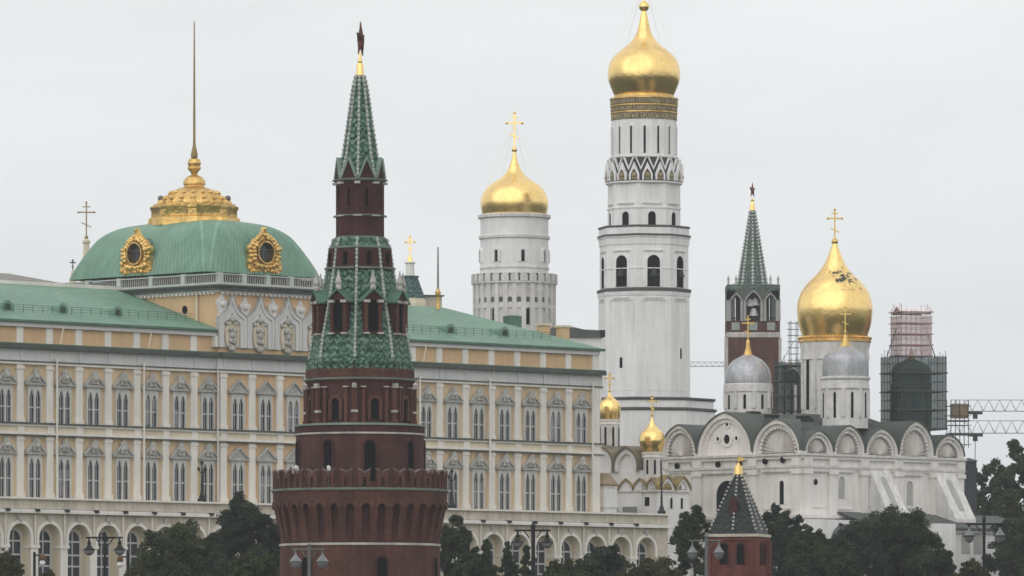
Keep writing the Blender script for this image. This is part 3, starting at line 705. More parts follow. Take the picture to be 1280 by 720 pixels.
domed(B, [(40, 270), (41, 265), (42.3, 257), (42, 250), (38.5, 240), (29, 230), (17, 222), (10, 215), (5.5, 205), (3, 196), (1.8, 189), (1.6, 186)], d, z0)
cross_part(B, 46, d, z0, 187, ballr=3.6, t=2.2, w=19, m=GOLD)
ch = MB()
for a in (-1.2, 1.2, 2.6, -2.6):
    p = Vector((0, 0, Z(152, d)-z0)); q = Vector((38*d/F*math.sin(a), -38*d/F*math.cos(a), Z(238, d)-z0)); ch.tube(p, q, .016, 4)
part('stay_chain', ch, GOLDR, B)
o = thing('palace_hall', 'white building end with dark eaves between the chimneys and the bell tower', 'building', (X(722, 1010), 1010, gz(1010)), R(6)); z0 = gz(1010)
q = 27*1010/F; part('wall', MB().box(-q, q, -3, 9, 0, Z(423, 1010)-z0), PLASTER, o)
b = MB(); zt = Z(423, 1010)-z0; b.box(-q-.4, q+.4, -3.5, 9.3, zt, zt+.35); b.poly([(-q-.4, zt+.35), (-q-.4, Z(409, 1010)-z0), (-q*.3, Z(410, 1010)-z0), (q*.2, Z(413, 1010)-z0), (q+.4, Z(414, 1010)-z0), (q+.4, zt+.35)], -2.8, 9); part('roof', b, SLATE, o)
part('roof_end_block', MB().box(q-.2, q+.5, -3.6, -2.6, zt+.1, zt+1.1), IRON, o)

# ================================================================== GREAT BELL TOWER
d = 1062; z0 = gz(d); I = thing('bell_tower', 'tallest white bell tower with stacked octagons and a large gold onion dome', 'bell tower', base(805, d))
P = lambda pts: prof(pts, d, z0)
OC = R(12)                                # the octagon is turned a little to the right
def octo(pts, m, name, ph=OC, n=8):       # radii are to the corners
    return part(name, MB().lathe(P(pts), n, ph=ph+math.pi/n, smooth=False), m, I)
part('base_tier', MB().lathe(P([(90, 660), (90, 516), (91.5, 515), (91.5, 513), (88, 512), (88, 502), (90, 501), (90, 500), (60, 499)]), 8, ph=OC+R(22.5), smooth=False), PLASTER, I)
part('base_ledge', MB().lathe(P([(89.5, 503), (90.6, 501.6), (90.6, 499.6), (62, 498.4)]), 8, ph=OC+R(22.5), smooth=False), SLATE, I)
part('base_ledge', MB().lathe(P([(91, 516), (92.3, 515), (92.3, 513), (88.5, 512)]), 8, ph=OC+R(22.5), smooth=False), SLATE, I)
octo([(58.5, 500), (57.5, 366)], PLASTER, 'lower_octagon')
octo([(57, 367), (60, 366), (60, 363), (57, 362)], SLATE, 'gallery_ledge'); octo([(56, 373), (58.6, 371.5), (59.2, 367), (58, 366.4)], PLASTER, 'gallery_corbel')
octo([(56.2, 364), (56.2, 297)], PLASTER, 'bell_storey')
octo([(56, 309), (57.2, 308), (57.8, 300), (59, 299), (59, 298), (57, 297.6)], PLASTER, 'bell_cornice')
octo([(57, 298.3), (59.4, 297.7), (59.4, 295.2), (57, 295)], SLATE, 'bell_cornice_edge')
octo([(57.2, 296), (57.2, 286), (52, 286)], PLASTER, 'gallery_parapet'); octo([(57.4, 287), (58.4, 286), (58.4, 284.3), (50, 284)], SLATE, 'parapet_edge')
octo([(46.2, 290), (45.8, 231)], PLASTER, 'upper_octagon')
octo([(46, 263), (47.2, 262.6), (47.2, 261), (46, 260.6)], PLASTER, 'upper_string')
for y, r_, lab in ((338, 56.6, 1),): octo([(56, y+.8), (57, y+.5), (57, y-.5), (56, y-.8)], PLASTER, 'bell_string')
c8 = math.cos(math.pi/8)
for i in range(8):
    a = OC+R(45*i)
    arch_window(I, a, 56.2*c8*d/F+.02, Z(361, d)-z0, 2.05, 4.95, fw=.35, fd=.14, frame=PLASTER)
    arch_window(I, a, 45.9*c8*d/F+.03, Z(283.5, d)-z0, 1.25, 2.1, fw=.28, fd=.14, frame=PLASTER)
pan = MB(); hw = 1.95; za, zb2 = Z(488, d)-z0, Z(378, d)-z0
pan.ring([(-hw-.3, za-.3), (-hw-.3, zb2+.3), (hw+.3, zb2+.3), (hw+.3, za-.3)], [(-hw, za), (-hw, zb2), (hw, zb2), (hw, za)], -.12, .3, True)
pan = pan.mesh('panel_moulding'); pan.materials.append(PLASTER)
for i in range(8):
    a = OC+R(45*i); q = 57.7*c8*d/F; part('panel_moulding', pan, None, I, (q*math.sin(a), -q*math.cos(a), 0), a)
hm = MB().box(-1.5, 1.5, -.22, .2, 0, .22).mesh('hood_moulding'); hm.materials.append(OLDWHITE)
for i in range(8):
    a = OC+R(45*i)
    for q, y in ((56.2, 317), (46, 257.5), (58, 376)):
        part('hood_moulding', hm, None, I, (q*c8*d/F*math.sin(a), -q*c8*d/F*math.cos(a), Z(y, d)-z0), a)
for a, y in ((-31, 458), (50, 446)): arch_window(I, R(12-45) if a < 0 else R(57), 57.9*c8*d/F, Z(y+4, d)-z0, .55, 1.7, fw=.16, fd=.1, frame=PLASTER)
# bells in the arches facing the viewer
bl_ = MB().lathe([(.75, 0), (.62, .25), (.45, .8), (.3, 1.1), (.05, 1.25)], 20).mesh('bell'); bl_.materials.append(IRON)
for i in (0, 7, 1):
    a = OC+R(45*i); q = 56.2*c8*d/F-.1; part('bell', bl_, None, I, ((q+.25)*math.sin(a), -(q+.25)*math.cos(a), Z(348, d)-z0), a)
# band of keel arches
part('kokoshnik_band', MB().lathe(P([(46, 231), (47.2, 229), (46.5, 224), (42.5, 199)]), 64), mat('dark_band', (.055, .055, .06), .8), I)
part('band_rim', MB().lathe(P([(45.5, 232), (47.9, 230.6), (47.9, 229), (46, 228.5)]), 64), PLASTER, I)
part('band_rim', MB().lathe(P([(41, 200), (43.4, 199), (43.4, 197.6), (40, 197)]), 64), OLDWHITE, I)
ke = MB(); ko = arch(1.62, 2.8, 10, 0, 0, .75, 2.0); ki = arch(1.12, 1.75, 10, 0, 0, .45, 1.1)
ke.ring(ko, ki, -.32, .12); ke = ke.mesh('keel_arch'); ke.materials.append(PLASTER)
kg = MB().ball((0, -.12, .75), .36, 8).poly(arch(.8, 1.2, 8, 0, .1), -.14, .1).mesh('gilt_boss'); kg.materials.append(mat('dull_gilt', (.34, .28, .16), .6, .2, var=.3))
tri = MB().ring([(-.92, 2.1), (0, .1), (.92, 2.1)], [(-.70, 2.1), (0, .55), (.70, 2.1)], -.25, .1).mesh('triangle_moulding'); tri.materials.append(PLASTER)
for i in range(18):
    a = R(4+20*i); q = 46.4*d/F; o = part('keel_arch', ke, None, I, (q*math.sin(a), -q*math.cos(a), Z(228, d)-z0), a)
    part('gilt_boss', kg, None, o)
    a += R(10); q = 44.2*d/F; o = part('triangle_moulding', tri, None, I, (q*math.sin(a), -q*math.cos(a), Z(216.5, d)-z0), a)
# slit drum, inscription bands, dome
part('upper_drum', MB().lathe(P([(40.5, 200), (40.5, 150)]), 64), PLASTER, I)
for i in range(15):
    arch_window(I, R(24*i), 40.5*d/F+.03, Z(194, d)-z0, .36, 4.3, fw=.16, fd=.14, frame=PLASTER)
    a = R(24*i+12); q = 40.4*d/F; part('pilaster', MB().lathe([(.16, 0), (.16, 5.3)], 8).mesh('drum_colonnette') if i == 0 else bpy.data.meshes['drum_colonnette'], PLASTER if i == 0 else None, I, (q*math.sin(a), -q*math.cos(a), Z(197.5, d)-z0), a)
BANDM = mat('inscription_ground', (.17, .145, .10), .6, .2, var=.3, scale=1.2)
yy = [(151.5, 142.6), (140.4, 134), (131.8, 125)]
TXT = ["ИЗВОЛЕНИЕМ СВЯТЫЯ ТРОИЦЫ ПОВЕЛЕНИЕМ ВЕЛИКАГО ГОСУДАРЯ ЦАРЯ И ВЕЛИКАГО ", "КНЯЗЯ ВСЕЯ РУСИИ САМОДЕРЖЦА И СЫНА ЕГО БЛАГОВЕРНАГО ВЕЛИКАГО ГОСУДАРЯ ", "ХРАМ СОВЕРШЕН И ПОЗЛАЩЕН ВО ВТОРОЕ ЛЕТО ГОСУДАРСТВА ИХ ВСЕЯ РУСИИ "]
LETG = mat("dull_gilt_letters", (.52, .43, .24), .55, .3, var=.2)
for (ya, yb), r_, tx in zip(yy, (40.8, 41.2, 41.8), TXT):
    o = part('inscription_band', MB().lathe(P([(r_, ya), (r_, yb)]), 64), BANDM, I)
    part('band_ledge', MB().lathe(P([(r_-.5, yb+.4), (r_+1.3, yb), (r_+1.3, yb-1.6), (r_-.5, yb-2)]), 64), GOLDO, o)
    cu = bpy.data.curves.new('letters', 'FONT'); cu.body = tx; cu.extrude = .03; cu.size = 1.0; cu.resolution_u = 1
    to = bpy.data.objects.new('letters', cu); COL.objects.link(to)
    me = bpy.data.meshes.new_from_object(to.evaluated_get(bpy.context.evaluated_depsgraph_get())); bpy.data.objects.remove(to)
    co = np.zeros(len(me.vertices)*3, np.float32); me.vertices.foreach_get('co', co); co = co.reshape(-1, 3)
    rr_ = r_*d/F; L = co[:, 0].max()+.3; hgt = (ya-yb)*d/F*.78
    th_ = co[:, 0]/L*2*math.pi-1.8; zz = co[:, 1]/.73*hgt+(Z(ya, d)-z0)+.11*hgt; rad = rr_+.04+co[:, 2]
    co2 = np.stack([rad*np.sin(th_), -rad*np.cos(th_), zz], 1).astype(np.float32); me.vertices.foreach_set('co', co2.ravel()); me.update()
    me.materials.clear(); me.materials.append(LETG); part('lettering', me, None, o)
part('dome_neck', MB().lathe(P([(40, 124), (37.5, 122.5), (37, 119)]), 64), GOLDO, I)
domed(I, [(36.5, 121), (40.5, 112), (44, 103), (45.2, 96), (45, 88), (42.5, 78), (37, 70), (29.5, 63), (20, 55.5), (13, 48), (9, 40), (6.5, 30.5), (4.8, 22), (3.6, 16), (2.4, 13)], d, z0)
cross_part(I, 52, d, z0, 8, ballr=6.6, t=2.4, w=24, m=GOLD)
ch = MB()
for a in (-1.45, 1.45, 2.4, -2.4):
    p = Vector((0, 0, Z(-22, d)-z0)); q = Vector((42*d/F*math.sin(a), -42*d/F*math.cos(a), Z(77, d)-z0)); ch.tube(p, q, .018, 4)
part('stay_chain', ch, GOLDR, I)

# ================================================================== CLOCK TOWER FAR BEHIND
d = 1320; z0 = gz(d); S = thing('gate_tower', 'distant red brick gate tower with belfry arches and a green tent spire', 'tower', base(940.5, d))
P = lambda pts: prof(pts, d, z0)
q = 33*d/F
part('brick_body', MB().lathe(P([(47, 700), (47, 424)]), 4, ph=R(45)), BRICK, S)
for sx in (-1, 1): part('corner_pilaster', MB().box(sx*33.2*d/F-.28, sx*33.2*d/F+.28, -33.4*d/F-.15, 0, 0, Z(424, d)-z0), STONE, S)
part('white_band', MB().lathe(P([(47.3, 423.5), (47.7, 423), (47.7, 418.5), (47, 417)]), 4, ph=R(45)), STONE, S)
part('parapet', MB().lathe(P([(47, 417.2), (47, 403), (44, 402)]), 4, ph=R(45)), BRICK, S)
for x in (-22, 0, 22): part('parapet_panel', MB().box((x-5)*d/F, (x+5)*d/F, -q-.25, -q+.6, Z(414.5, d)-z0, Z(405, d)-z0), mat('pale_panel', (.32, .35, .32), .8) if x == -22 else bpy.data.materials['pale_panel'], S)
b = MB()
for x in range(-32, 33, 8): b.tube((x*d/F, -q-.1, Z(403, d)-z0), (x*d/F, -q-.1, Z(398, d)-z0), .1, 5)
b.box(-q-.2, q+.2, -q-.25, -q+.05, Z(400, d)-z0, Z(399, d)-z0); part('railing', b, IRON, S)
# belfry piers with arches on each side
zb0, zb1 = Z(403, d)-z0, Z(362, d)-z0
OLDST = mat('grey_belfry_stone', (.36, .355, .34), .85, var=.2)
face = [(-q, zb0), (-q, zb1), (q, zb1), (q, zb0)]
for x, w_, y in ((21.5, 13, 370), (0, 18, 366.5), (-21.5, 13, 370)): face += arch(w_*d/F, Z(y, d)-z0-zb0, 10, x*d/F, zb0, .4, w_*d/F*.7)[::-1]
for j in range(4):
    b = MB().poly(face, -q, -q+1.6).rot(R(90*j)); part('arch_wall', b, bpy.data.materials['grey_green_stone'] if j % 2 else mat('grey_green_stone', (.10, .115, .10), .85, var=.2) if j == 0 else bpy.data.materials['grey_green_stone'], S)
for x in (-32, -29.5, -14.5, -10.5, 10.5, 14.5, 29.5, 32):
    part('belfry_column', MB().lathe([(.36, 0), (.3, .3), (.28, Z(378, d)-Z(403, d)), (.42, Z(376.5, d)-Z(403, d))], 10), OLDST, S, (x*d/F, -q-.15, zb0))
for x, w_, y in ((21.5, 13, 370), (0, 18, 366.5), (-21.5, 13, 370)):
    b = MB().ring(arch(w_*d/F+.4, Z(y, d)-z0+.3-Z(380, d)+z0, 10, 0, 0, .4, w_*d/F*.75), arch(w_*d/F, Z(y, d)-Z(380, d), 10, 0, 0, .4, w_*d/F*.7), -.3, .1)
    part('arch_moulding', b, OLDST, S, (x*d/F, -q, Z(380, d)-z0))
part('inner_wall', MB().lathe([(3.3, zb0), (3.3, zb1)], 8), BRICKD, S)
bell = MB().lathe([(.95, 0), (.8, .3), (.6, 1.0), (.4, 1.4), (.05, 1.6)], 16).mesh('bell'); bell.materials.append(WHITEP)
for x, y in ((-4, 384), (3, 383), (1, 396)): part('bell', bell, None, S, (x*d/F, -q+2.0, Z(y, d)-z0))
part('belfry_cornice', MB().lathe(P([(46, 366), (47.2, 364), (47.2, 358), (30, 356)]), 4, ph=R(45)), TILES, S)
for sx in (-1, 1):
    for x in (31, 21.5):
        part('pinnacle', MB().lathe(P([(1.4, 359), (1.1, 352), (1.9, 351), (.4, 346)]), 8), STONE, S, (sx*x*d/F, -q+.6, 0))
part('tent_roof', MB().lathe(P([(18.6, 359), (3.6, 263)]), 8, ph=0), TILES, S)
for i in range(8):
    b = MB(); a = math.pi*2*i/8
    for k in range(22):
        u = (k+.5)/22; r_ = (18.8+(3.7-18.8)*u)*d/F; b.ball((r_*math.sin(a), -r_*math.cos(a), Z(359+(263-359)*u, d)-z0), .34-.12*u, 6)
    part('tent_rib', b, mat('grey_rib', (.50, .53, .50), .7) if i == 0 else bpy.data.materials['grey_rib'], S)
part('finial', MB().lathe(P([(3.8, 263), (3, 256), (2, 252), (2.2, 250), (1, 248)]), 14), GOLD, S)
o = part('star', star_mb(11*d/F, 2.2*d/F), RUBY, S, (0, 0, Z(238, d)-z0), R(66))

# ================================================================== CATHEDRAL WITH FIVE DOMES
AD = 990.0; AX = X(1003, AD); z0 = gz(AD)
A = thing('cathedral', 'white cathedral with scalloped gables and five domes, the central dome gold', 'cathedral', (AX, AD, z0), R(45))
def zA(y): return Z(y, AD)-z0
def wy(px):                                # place along the west face (local y) seen at column px
    k = (px-640)/F; return (AX-k*AD)/(.70711*(1+k))
def sx_(px):                               # place along the south face (local x)
    k = (px-640)/F; return (k*AD-AX)/(.70711*(1-k))
W, L = wy(828), sx_(1203)
wl_ = MB().box(0, L, 0, W, 0, zA(566)); part('wall', wl_, WARMWHITE, A)
# west-facing pieces are built facing -y and turned: local frame of a face
def face_part(name, mb, m, side, at, z=0, parent=None, label=None):
    """side 'w': face x=0, 's': face y=0; the piece is modelled in x,z looking along -y"""
    if side == 's': return part(name, mb, m, parent or A, (at, 0, z), 0, label)
    return part(name, mb, m, parent or A, (0, at, z), R(-90), label)
def band(name, y0, y1, pr, m):
    b = MB(); b.box(-pr, L+.2, -pr, .02, zA(y1), zA(y0)); b.box(-pr, .02, .02, W+.2, zA(y1), zA(y0)); part(name, b, m, A)
band('cornice', 566, 569, .75, OLDWHITE); band('cornice_fillet', 569, 573, .45, WARMWHITE)
band('string_course', 581.5, 584, .5, OLDWHITE); band('string_fillet', 584, 586.5, .28, WARMWHITE)
band('plinth_course', 643, 647, .6, OLDWHITE)
wb = [W, wy(873), wy(942.5), 0.0]; sb = [0.0, sx_(1039.5), sx_(1079), sx_(1121), sx_(1165.5), L]
def pilaster(side, at, w_=1.5):
    b = MB(); b.box(-w_/2, w_/2, -.42, .02, zA(643), zA(586.5)); b.box(-w_/2-.2, w_/2+.2, -.62, .02, zA(592), zA(586.6)); b.box(-w_/2-.1, w_/2+.1, -.55, .02, zA(581.4), zA(573))
    face_part('pilaster', b, WARMWHITE, side, at)
for y in wb: pilaster('w', min(max(y, .8), W-.8))
for x in sb: pilaster('s', min(max(x, .8), L-.8))
def gable(side, a, c, ytop, shell=True, holes=False):
    w_ = abs(c-a); m_ = (a+c)/2; h = zA(ytop)-zA(566); zbase = zA(566)
    def ol(ww, hh, n=18, kl=.03): return arch(ww, hh, n, 0, 0, kl, min(hh*.93, ww*.60))
    o_ = ol(w_*.985, h, kl=.14); i_ = ol(w_*.86, h-w_*.075); i2 = ol(w_*.755, h-w_*.13)
    gw = MB(); gw.ring(o_, i_, -.35, 1.2); g_ = face_part('gable', gw, WARMWHITE, side, m_, zbase)
    part('inner_arch', MB().ring(i_, i2, .05, 1.2), OLDWHITE if shell else WARMWHITE, g_)
    if shell:                               # a shell: ribs fanning out in the half dome
        hh = h-w_*.13; sh = MB(); n = 32; vs = []; fs = []; oc_ = i2[1:-1]
        P2 = i2
        cx, cz = 0, .15
        pts = []
        for k in range(len(P2)-1):
            for u in (0, .5): pts.append((P2[k][0]*(1-u)+P2[k+1][0]*u, P2[k][1]*(1-u)+P2[k+1][1]*u))
        pts.append(P2[-1])
        for j, (x, z) in enumerate(pts):
            dep = .9 if j % 2 else .12
            vs += [(cx+(x-cx)*.25, .12+(0.22 if j % 2 else 0), cz+(z-cz)*.25), (cx+(x-cx)*.7, dep, cz+(z-cz)*.7), (x, dep+.35, z)]
        for j in range(len(pts)-1):
            for q_ in (0, 1): fs.append((3*j+q_, 3*j+3+q_, 3*j+4+q_, 3*j+1+q_))
        vs.append((cx, .1, cz)); fs += [(3*j, 3*j+3, len(vs)-1) for j in range(len(pts)-1)]
        sh.add(vs, fs); sh.box(-w_*.33, w_*.33, .9, 1.2, 0, hh*.7); so_ = part('shell', sh, WARMWHITE, g_)
        bd = MB()
        for j in range(2, len(pts)-2, 2): bd.ball((pts[j][0]*.97, .0, pts[j][1]*.97), .2, 6)
        part('scalloped_rim', bd, WARMWHITE, so_)
    else:
        part('tympanum', MB().poly(i2, .3, 1.2), WARMWHITE, g_)
        if holes:
            part('oculus', MB().poly([(.62*math.cos(t*math.pi/8), 2.4+.72*math.sin(t*math.pi/8)) for t in range(16)], .25, .4), DARK, g_)
            part('oculus_frame', MB().ring([(1.15*math.cos(t*math.pi/8), 2.4+1.2*math.sin(t*math.pi/8)) for t in range(16)], [(.62*math.cos(t*math.pi/8), 2.4+.72*math.sin(t*math.pi/8)) for t in range(16)], .1, .4, True), WARMWHITE, g_)
            for x, z in ((-1.9, 2.5), (1.9, 2.5), (0, 4.6)):
                part('oculus', MB().poly([(x+.3*math.cos(t*math.pi/6), z+.32*math.sin(t*math.pi/6)) for t in range(12)], .27, .4), DARK, g_)
                part('oculus_frame', MB().ring([(x+.62*math.cos(t*math.pi/6), z+.62*math.sin(t*math.pi/6)) for t in range(12)], [(x+.3*math.cos(t*math.pi/6), z+.32*math.sin(t*math.pi/6)) for t in range(12)], .15, .4, True), WARMWHITE, g_)
    rf = [(x*1.02, z+.13) if z > .1 else (x*1.01, z) for x, z in o_]; rf[0] = (rf[1][0], rf[1][1]); rf[-1] = rf[-2]
    rb_ = rf[1:-1]
    bm_ = MB(); bm_.ring(rb_, [(x*.985, z) for x, z in o_[1:-1]], -.58, 1.3); part('roof_edge', bm_, GREYROOF, g_)
    me = MB().poly(rb_, 1.25, 12.0).mesh('gable_roof'); bq = bmesh.new(); bq.from_mesh(me)
    if side == 's': co, no = (-m_, 0, 0), (1, -1, 0)
    else: co, no = (m_, 0, 0), (-1, -1, 0)
    bmesh.ops.bisect_plane(bq, geom=bq.verts[:]+bq.edges[:]+bq.faces[:], plane_co=co, plane_no=no, clear_inner=True)
    bq.to_mesh(me); bq.free(); part('gable_roof', me, GREYROOF, g_)
gable('w', wb[0], wb[1], 525.5); gable('w', wb[1], wb[2], 512, shell=False, holes=True); gable('w', wb[2], wb[3], 522.5)
for i, y in enumerate((538, 530, 532, 521, 537)): gable('s', sb[i], sb[i+1], y, shell=True)
b = MB()                                    # hipped roof behind the gables
zlo, zhi = zA(553), zA(509)-.3
b.add([(1.7, 1.7, zlo), (L, 1.7, zlo), (L, W, zlo), (1.7, W, zlo), (12, 11, zhi), (L-10, 11, zhi), (L-10, W-9, zhi), (12, W-9, zhi)], [(0, 1, 5, 4), (1, 2, 6, 5), (2, 3, 7, 6), (3, 0, 4, 7), (4, 5, 6, 7)])
b.box(1.7, L-.1, 1.7, W-.1, zA(568), zlo)
part('roof', b, GREYROOF, A)
for px, y in ((968, 517), (945, 512), (1008, 520), (1012, 523)):
    o = part('roof_hatch', MB().box(-1.0, 1.0, -.5, .7, 0, .55), IRON, A, (sx_(1003)+6, wy(px)+6, zA(y)-.2))
# windows and small openings
def niche(side, at, yb, yt, w_, pane, fw=.35, name='window'):
    k = MB().poly(arch(w_, zA(yt)-zA(yb), 10), -.03, .2); o = face_part(name, k, pane, side, at, zA(yb))
    part('frame', MB().ring(arch(w_+2*fw, zA(yt)-zA(yb)+fw, 10), arch(w_, zA(yt)-zA(yb), 10), -.22, .1), WARMWHITE, o); return o
NICHE = mat('grey_niche', (.42, .41, .395), .9, var=.15)
niche('w', wy(978), 630, 600, .95, DARK); niche('w', wy(910), 640, 598, 4.6, DARK, .7, 'portal'); niche('w', wy(851), 640, 605, 1.4, DARK)
niche('s', sx_(1051), 622, 594, 1.5, NICHE); niche('s', sx_(1136), 628, 597, 1.5, NICHE)
def moulded_frame(side, at, hw, y0, y1):
    face_part('panel_moulding', MB().ring([(-hw-.22, zA(y1)-.2), (-hw-.22, zA(y0)+.2), (hw+.22, zA(y0)+.2), (hw+.22, zA(y1)-.2)], [(-hw, zA(y1)), (-hw, zA(y0)), (hw, zA(y0)), (hw, zA(y1))], -.16, .05, True), WARMWHITE, side, at)
    face_part('hood_moulding', MB().box(-hw-.4, hw+.4, -.45, .02, zA(y0)+.22, zA(y0)+.6), OLDWHITE, side, at)
moulded_frame('w', wy(976), 3.3, 591, 634); moulded_frame('s', sx_(1052), 2.0, 591, 634); moulded_frame('s', sx_(1020), 1.9, 591, 632); moulded_frame('s', sx_(1137), 2.2, 592, 630); moulded_frame('w', wy(910), 4.6, 591, 642)
def port(side, at, y, r_=.42): face_part('port', MB().poly([(r_*math.cos(t*math.pi/6), r_*1.1*math.sin(t*math.pi/6)) for t in range(12)], -.06, .1), DARK, side, at, zA(y))
for px, y in ((848, 577), (869, 577), (899, 576.5), (926, 576), (958, 574.5), (980, 573.5)): 
    at = wy(px); face_part('port', MB().poly([(.38*math.cos(t*math.pi/6), .45*math.sin(t*math.pi/6)) for t in range(12)], -.5, -.1), DARK, 'w', at, zA(y+.8))
port('w', wy(994), 613); port('s', sx_(1019.5), 602)
# buttresses on the south side
for p0, p1, yt in ((1084, 1109, 583), (1166, 1191, 584)):
    x0_, x1_ = sx_(p0), sx_(p1); out_ = 4.6
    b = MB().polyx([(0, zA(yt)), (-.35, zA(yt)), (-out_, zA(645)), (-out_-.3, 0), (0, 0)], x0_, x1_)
    o = part('buttress', b, OLDWHITE, A)  # rain-worn plaster, its darker tone also offsetting sky brightness on the slope
    zt, zb3 = zA(yt+9), zA(634); n = MB(); sl_ = (out_-.35)/(zA(645)-zA(yt))
    pts = arch(1.25, zt-zb3, 8, (x0_+x1_)/2, zb3)
    vs = [(x, -.35-(zA(yt)-z)*abs(sl_)-.05, z) for x, z in pts]; n.add(vs, [tuple(range(len(vs)))]); part('niche', n, NICHE, o)
# lower gallery along the south side
g0, g1, go = sx_(1010), sx_(1215), 7.0
b = MB(); b.box(8.0, L+7, -go, -.02, 0, zA(657)); part('gallery_wall', b, PLASTER, A)
b = MB(); zt = zA(657); b.add([(7.6, -go-.9, zt), (L+8, -go-.9, zt), (L+8, 0, zt+2.2), (7.6, 0, zt+2.2), (7.6, -go-.9, zt-.3), (L+8, -go-.9, zt-.3)], [(0, 1, 2, 3), (4, 5, 1, 0), (0, 3, 4), (1, 5, 2)]); part('gallery_roof', b, GREYROOF, A)
part('gallery_cornice', MB().box(7.8, L+7.3, -go-.45, -go, zt-.75, zt-.3), OLDWHITE, A)
b = MB(); b.box(14, 23, -go-2.8, -go, 0, zA(653)); o = part('porch', b, PLASTER, A)
for px in (1218, 1203): part('gallery_opening', MB().poly(arch(1.9, 3.4, 8), -.05, .1), NICHE, A, (sx_(px)-7.3, -go, zA(690)))
b = MB(); b.box(-5, 7.9, -4, -.02, 0, zA(650)); part('porch_wall', b, PLASTER, A)
b = MB().poly(arch(5.6, zA(655)-zA(700), 12, 0, zA(700)), -1.8, .3); part('canopy', b, SLATE, A, (4.6, -4.2, 0))
# domes
def drum_dome(px, dd, r_, ytop, ybot, cor, prof_dome, dome_m, slit, ph0, cross_y, cross_h, helm=True, n_slit=8, t=1.4, cone=None, wallm=OLDWHITE):
    loc = Vector((X(px, dd)-AX, dd-AD, 0)); loc.rotate(Matrix.Rotation(R(-45), 3, 'Z')); c = (loc.x, loc.y)
    P = lambda pts: prof(pts, dd, z0)
    dr = part('drum', MB().lathe(P([(r_, ybot+14), (r_, ytop)]), 48), wallm, A, (c[0], c[1], 0))
    part('drum_cornice', MB().lathe(P(cor), 48), wallm, dr)
    for i in range(n_slit):
        a = R(ph0+360/n_slit*i)+R(-45)
        k = MB().poly(arch(slit*dd/F, (ybot-ytop-4)*dd/F, 8), -.05, .2); w__ = part('window', k, DARK, dr, (r_*dd/F*math.sin(a), -r_*dd/F*math.cos(a), Z(ybot+1, dd)-z0), a)
        a2 = a+math.pi/n_slit; part('colonnette', MB().lathe([(.3, 0), (.28, (ybot-ytop)*dd/F)], 8), wallm, dr, (r_*dd/F*math.sin(a2), -r_*dd/F*math.cos(a2), Z(ybot, dd)-z0))
    dm_ = part('dome', MB().lathe(spline(P(prof_dome), 4), 56), dome_m, A, (c[0], c[1], 0))
    if cone: part('flame_finial', MB().lathe(P(cone), 20), GOLDO, dm_)
    cr_ = cross_part(A, cross_h, dd, z0, cross_y, c, ballr=2.2 if helm else 4.2, rz=R(-45), t=t, m=GOLDR)
    return dr
drum_dome(935, 1012, 29.5, 489, 511, [(29, 492), (31, 490), (30.5, 481), (29.5, 480)], [(29, 481), (29.3, 476), (28.5, 468), (25.5, 459), (19, 451), (11, 446.5), (6, 444)], SILVER, 3.2, -10, 427, 32, cone=[(7, 447), (5.5, 443), (3.2, 436), (2.4, 429), (2.6, 427), (1.4, 425)])
drum_dome(1056.5, 1003, 28.5, 486, 522, [(28, 489), (30.5, 486), (29.5, 476), (31.5, 474), (31.5, 472), (28, 471)], [(28.5, 472), (28.8, 462), (28.2, 449), (24, 443), (15, 437), (8, 433)], SILVER, 3.2, 15, 415, 31, cone=[(8, 434), (6, 430), (3, 425), (1.6, 418), (1.8, 415)])
PATCH = GOLD.copy(); PATCH.name = 'gilding_with_missing_patch'
def add_patch(m, cx, cy, cz, rad):          # an area where the gilding is gone
    n, l = m.node_tree.nodes, m.node_tree.links; b_ = n["Principled BSDF"]
    t = n.new("ShaderNodeTexCoord"); dn = n.new("ShaderNodeVectorMath"); dn.operation = 'DISTANCE'; dn.inputs[1].default_value = (cx, cy, cz); l.new(t.outputs["Object"], dn.inputs[0])
    nz_ = n.new("ShaderNodeTexNoise"); nz_.inputs["Scale"].default_value = 1.5; nz_.inputs["Detail"].default_value = 8; l.new(t.outputs["Object"], nz_.inputs[0])
    k = n.new("ShaderNodeMath"); k.operation = 'MULTIPLY_ADD'; k.inputs[1].default_value = .30/rad; k.inputs[2].default_value = .41; l.new(dn.outputs["Value"], k.inputs[0])
    nz_.inputs['Roughness'].default_value = .75; c_ = n.new("ShaderNodeMath"); c_.operation = 'LESS_THAN'; l.new(k.outputs[0], c_.inputs[0]); l.new(nz_.outputs[0], c_.inputs[1])
    src = b_.inputs["Base Color"].links[0].from_socket; mx = n.new("ShaderNodeMix"); mx.data_type = 'RGBA'
    l.new(c_.outputs[0], mx.inputs[0]); l.new(src, mx.inputs[6]); mx.inputs[7].default_value = (.05, .045, .035, 1); l.new(mx.outputs[2], b_.inputs["Base Color"])
    s_ = n.new("ShaderNodeMath"); s_.operation = 'SUBTRACT'; s_.inputs[0].default_value = 1; l.new(c_.outputs[0], s_.inputs[1]); l.new(s_.outputs[0], b_.inputs["Metallic"])
dd = 1014
pz = Z(351, dd)-z0; va = R(24)-R(45); pr = 26*dd/F
add_patch(PATCH, pr*math.sin(va), -pr*math.cos(va), pz, 4.3)
drum_dome(1043.5, dd, 42, 434, 512, [(41.5, 452), (43.5, 450), (42.5, 438), (44, 432), (44, 429), (41, 428)], [(40.5, 427), (42, 417), (45.5, 405), (47.2, 392), (47, 382), (44, 369), (39, 360), (32, 351.5), (24, 344), (17, 336), (11.5, 327), (7.5, 317), (4.5, 309), (2.6, 303)], PATCH, 5.5, -20, 302, 40, helm=False, n_slit=10, t=1.9)
loc = Vector((X(1043.5, dd)-AX, dd-AD, 0)); loc.rotate(Matrix.Rotation(R(-45), 3, 'Z'))
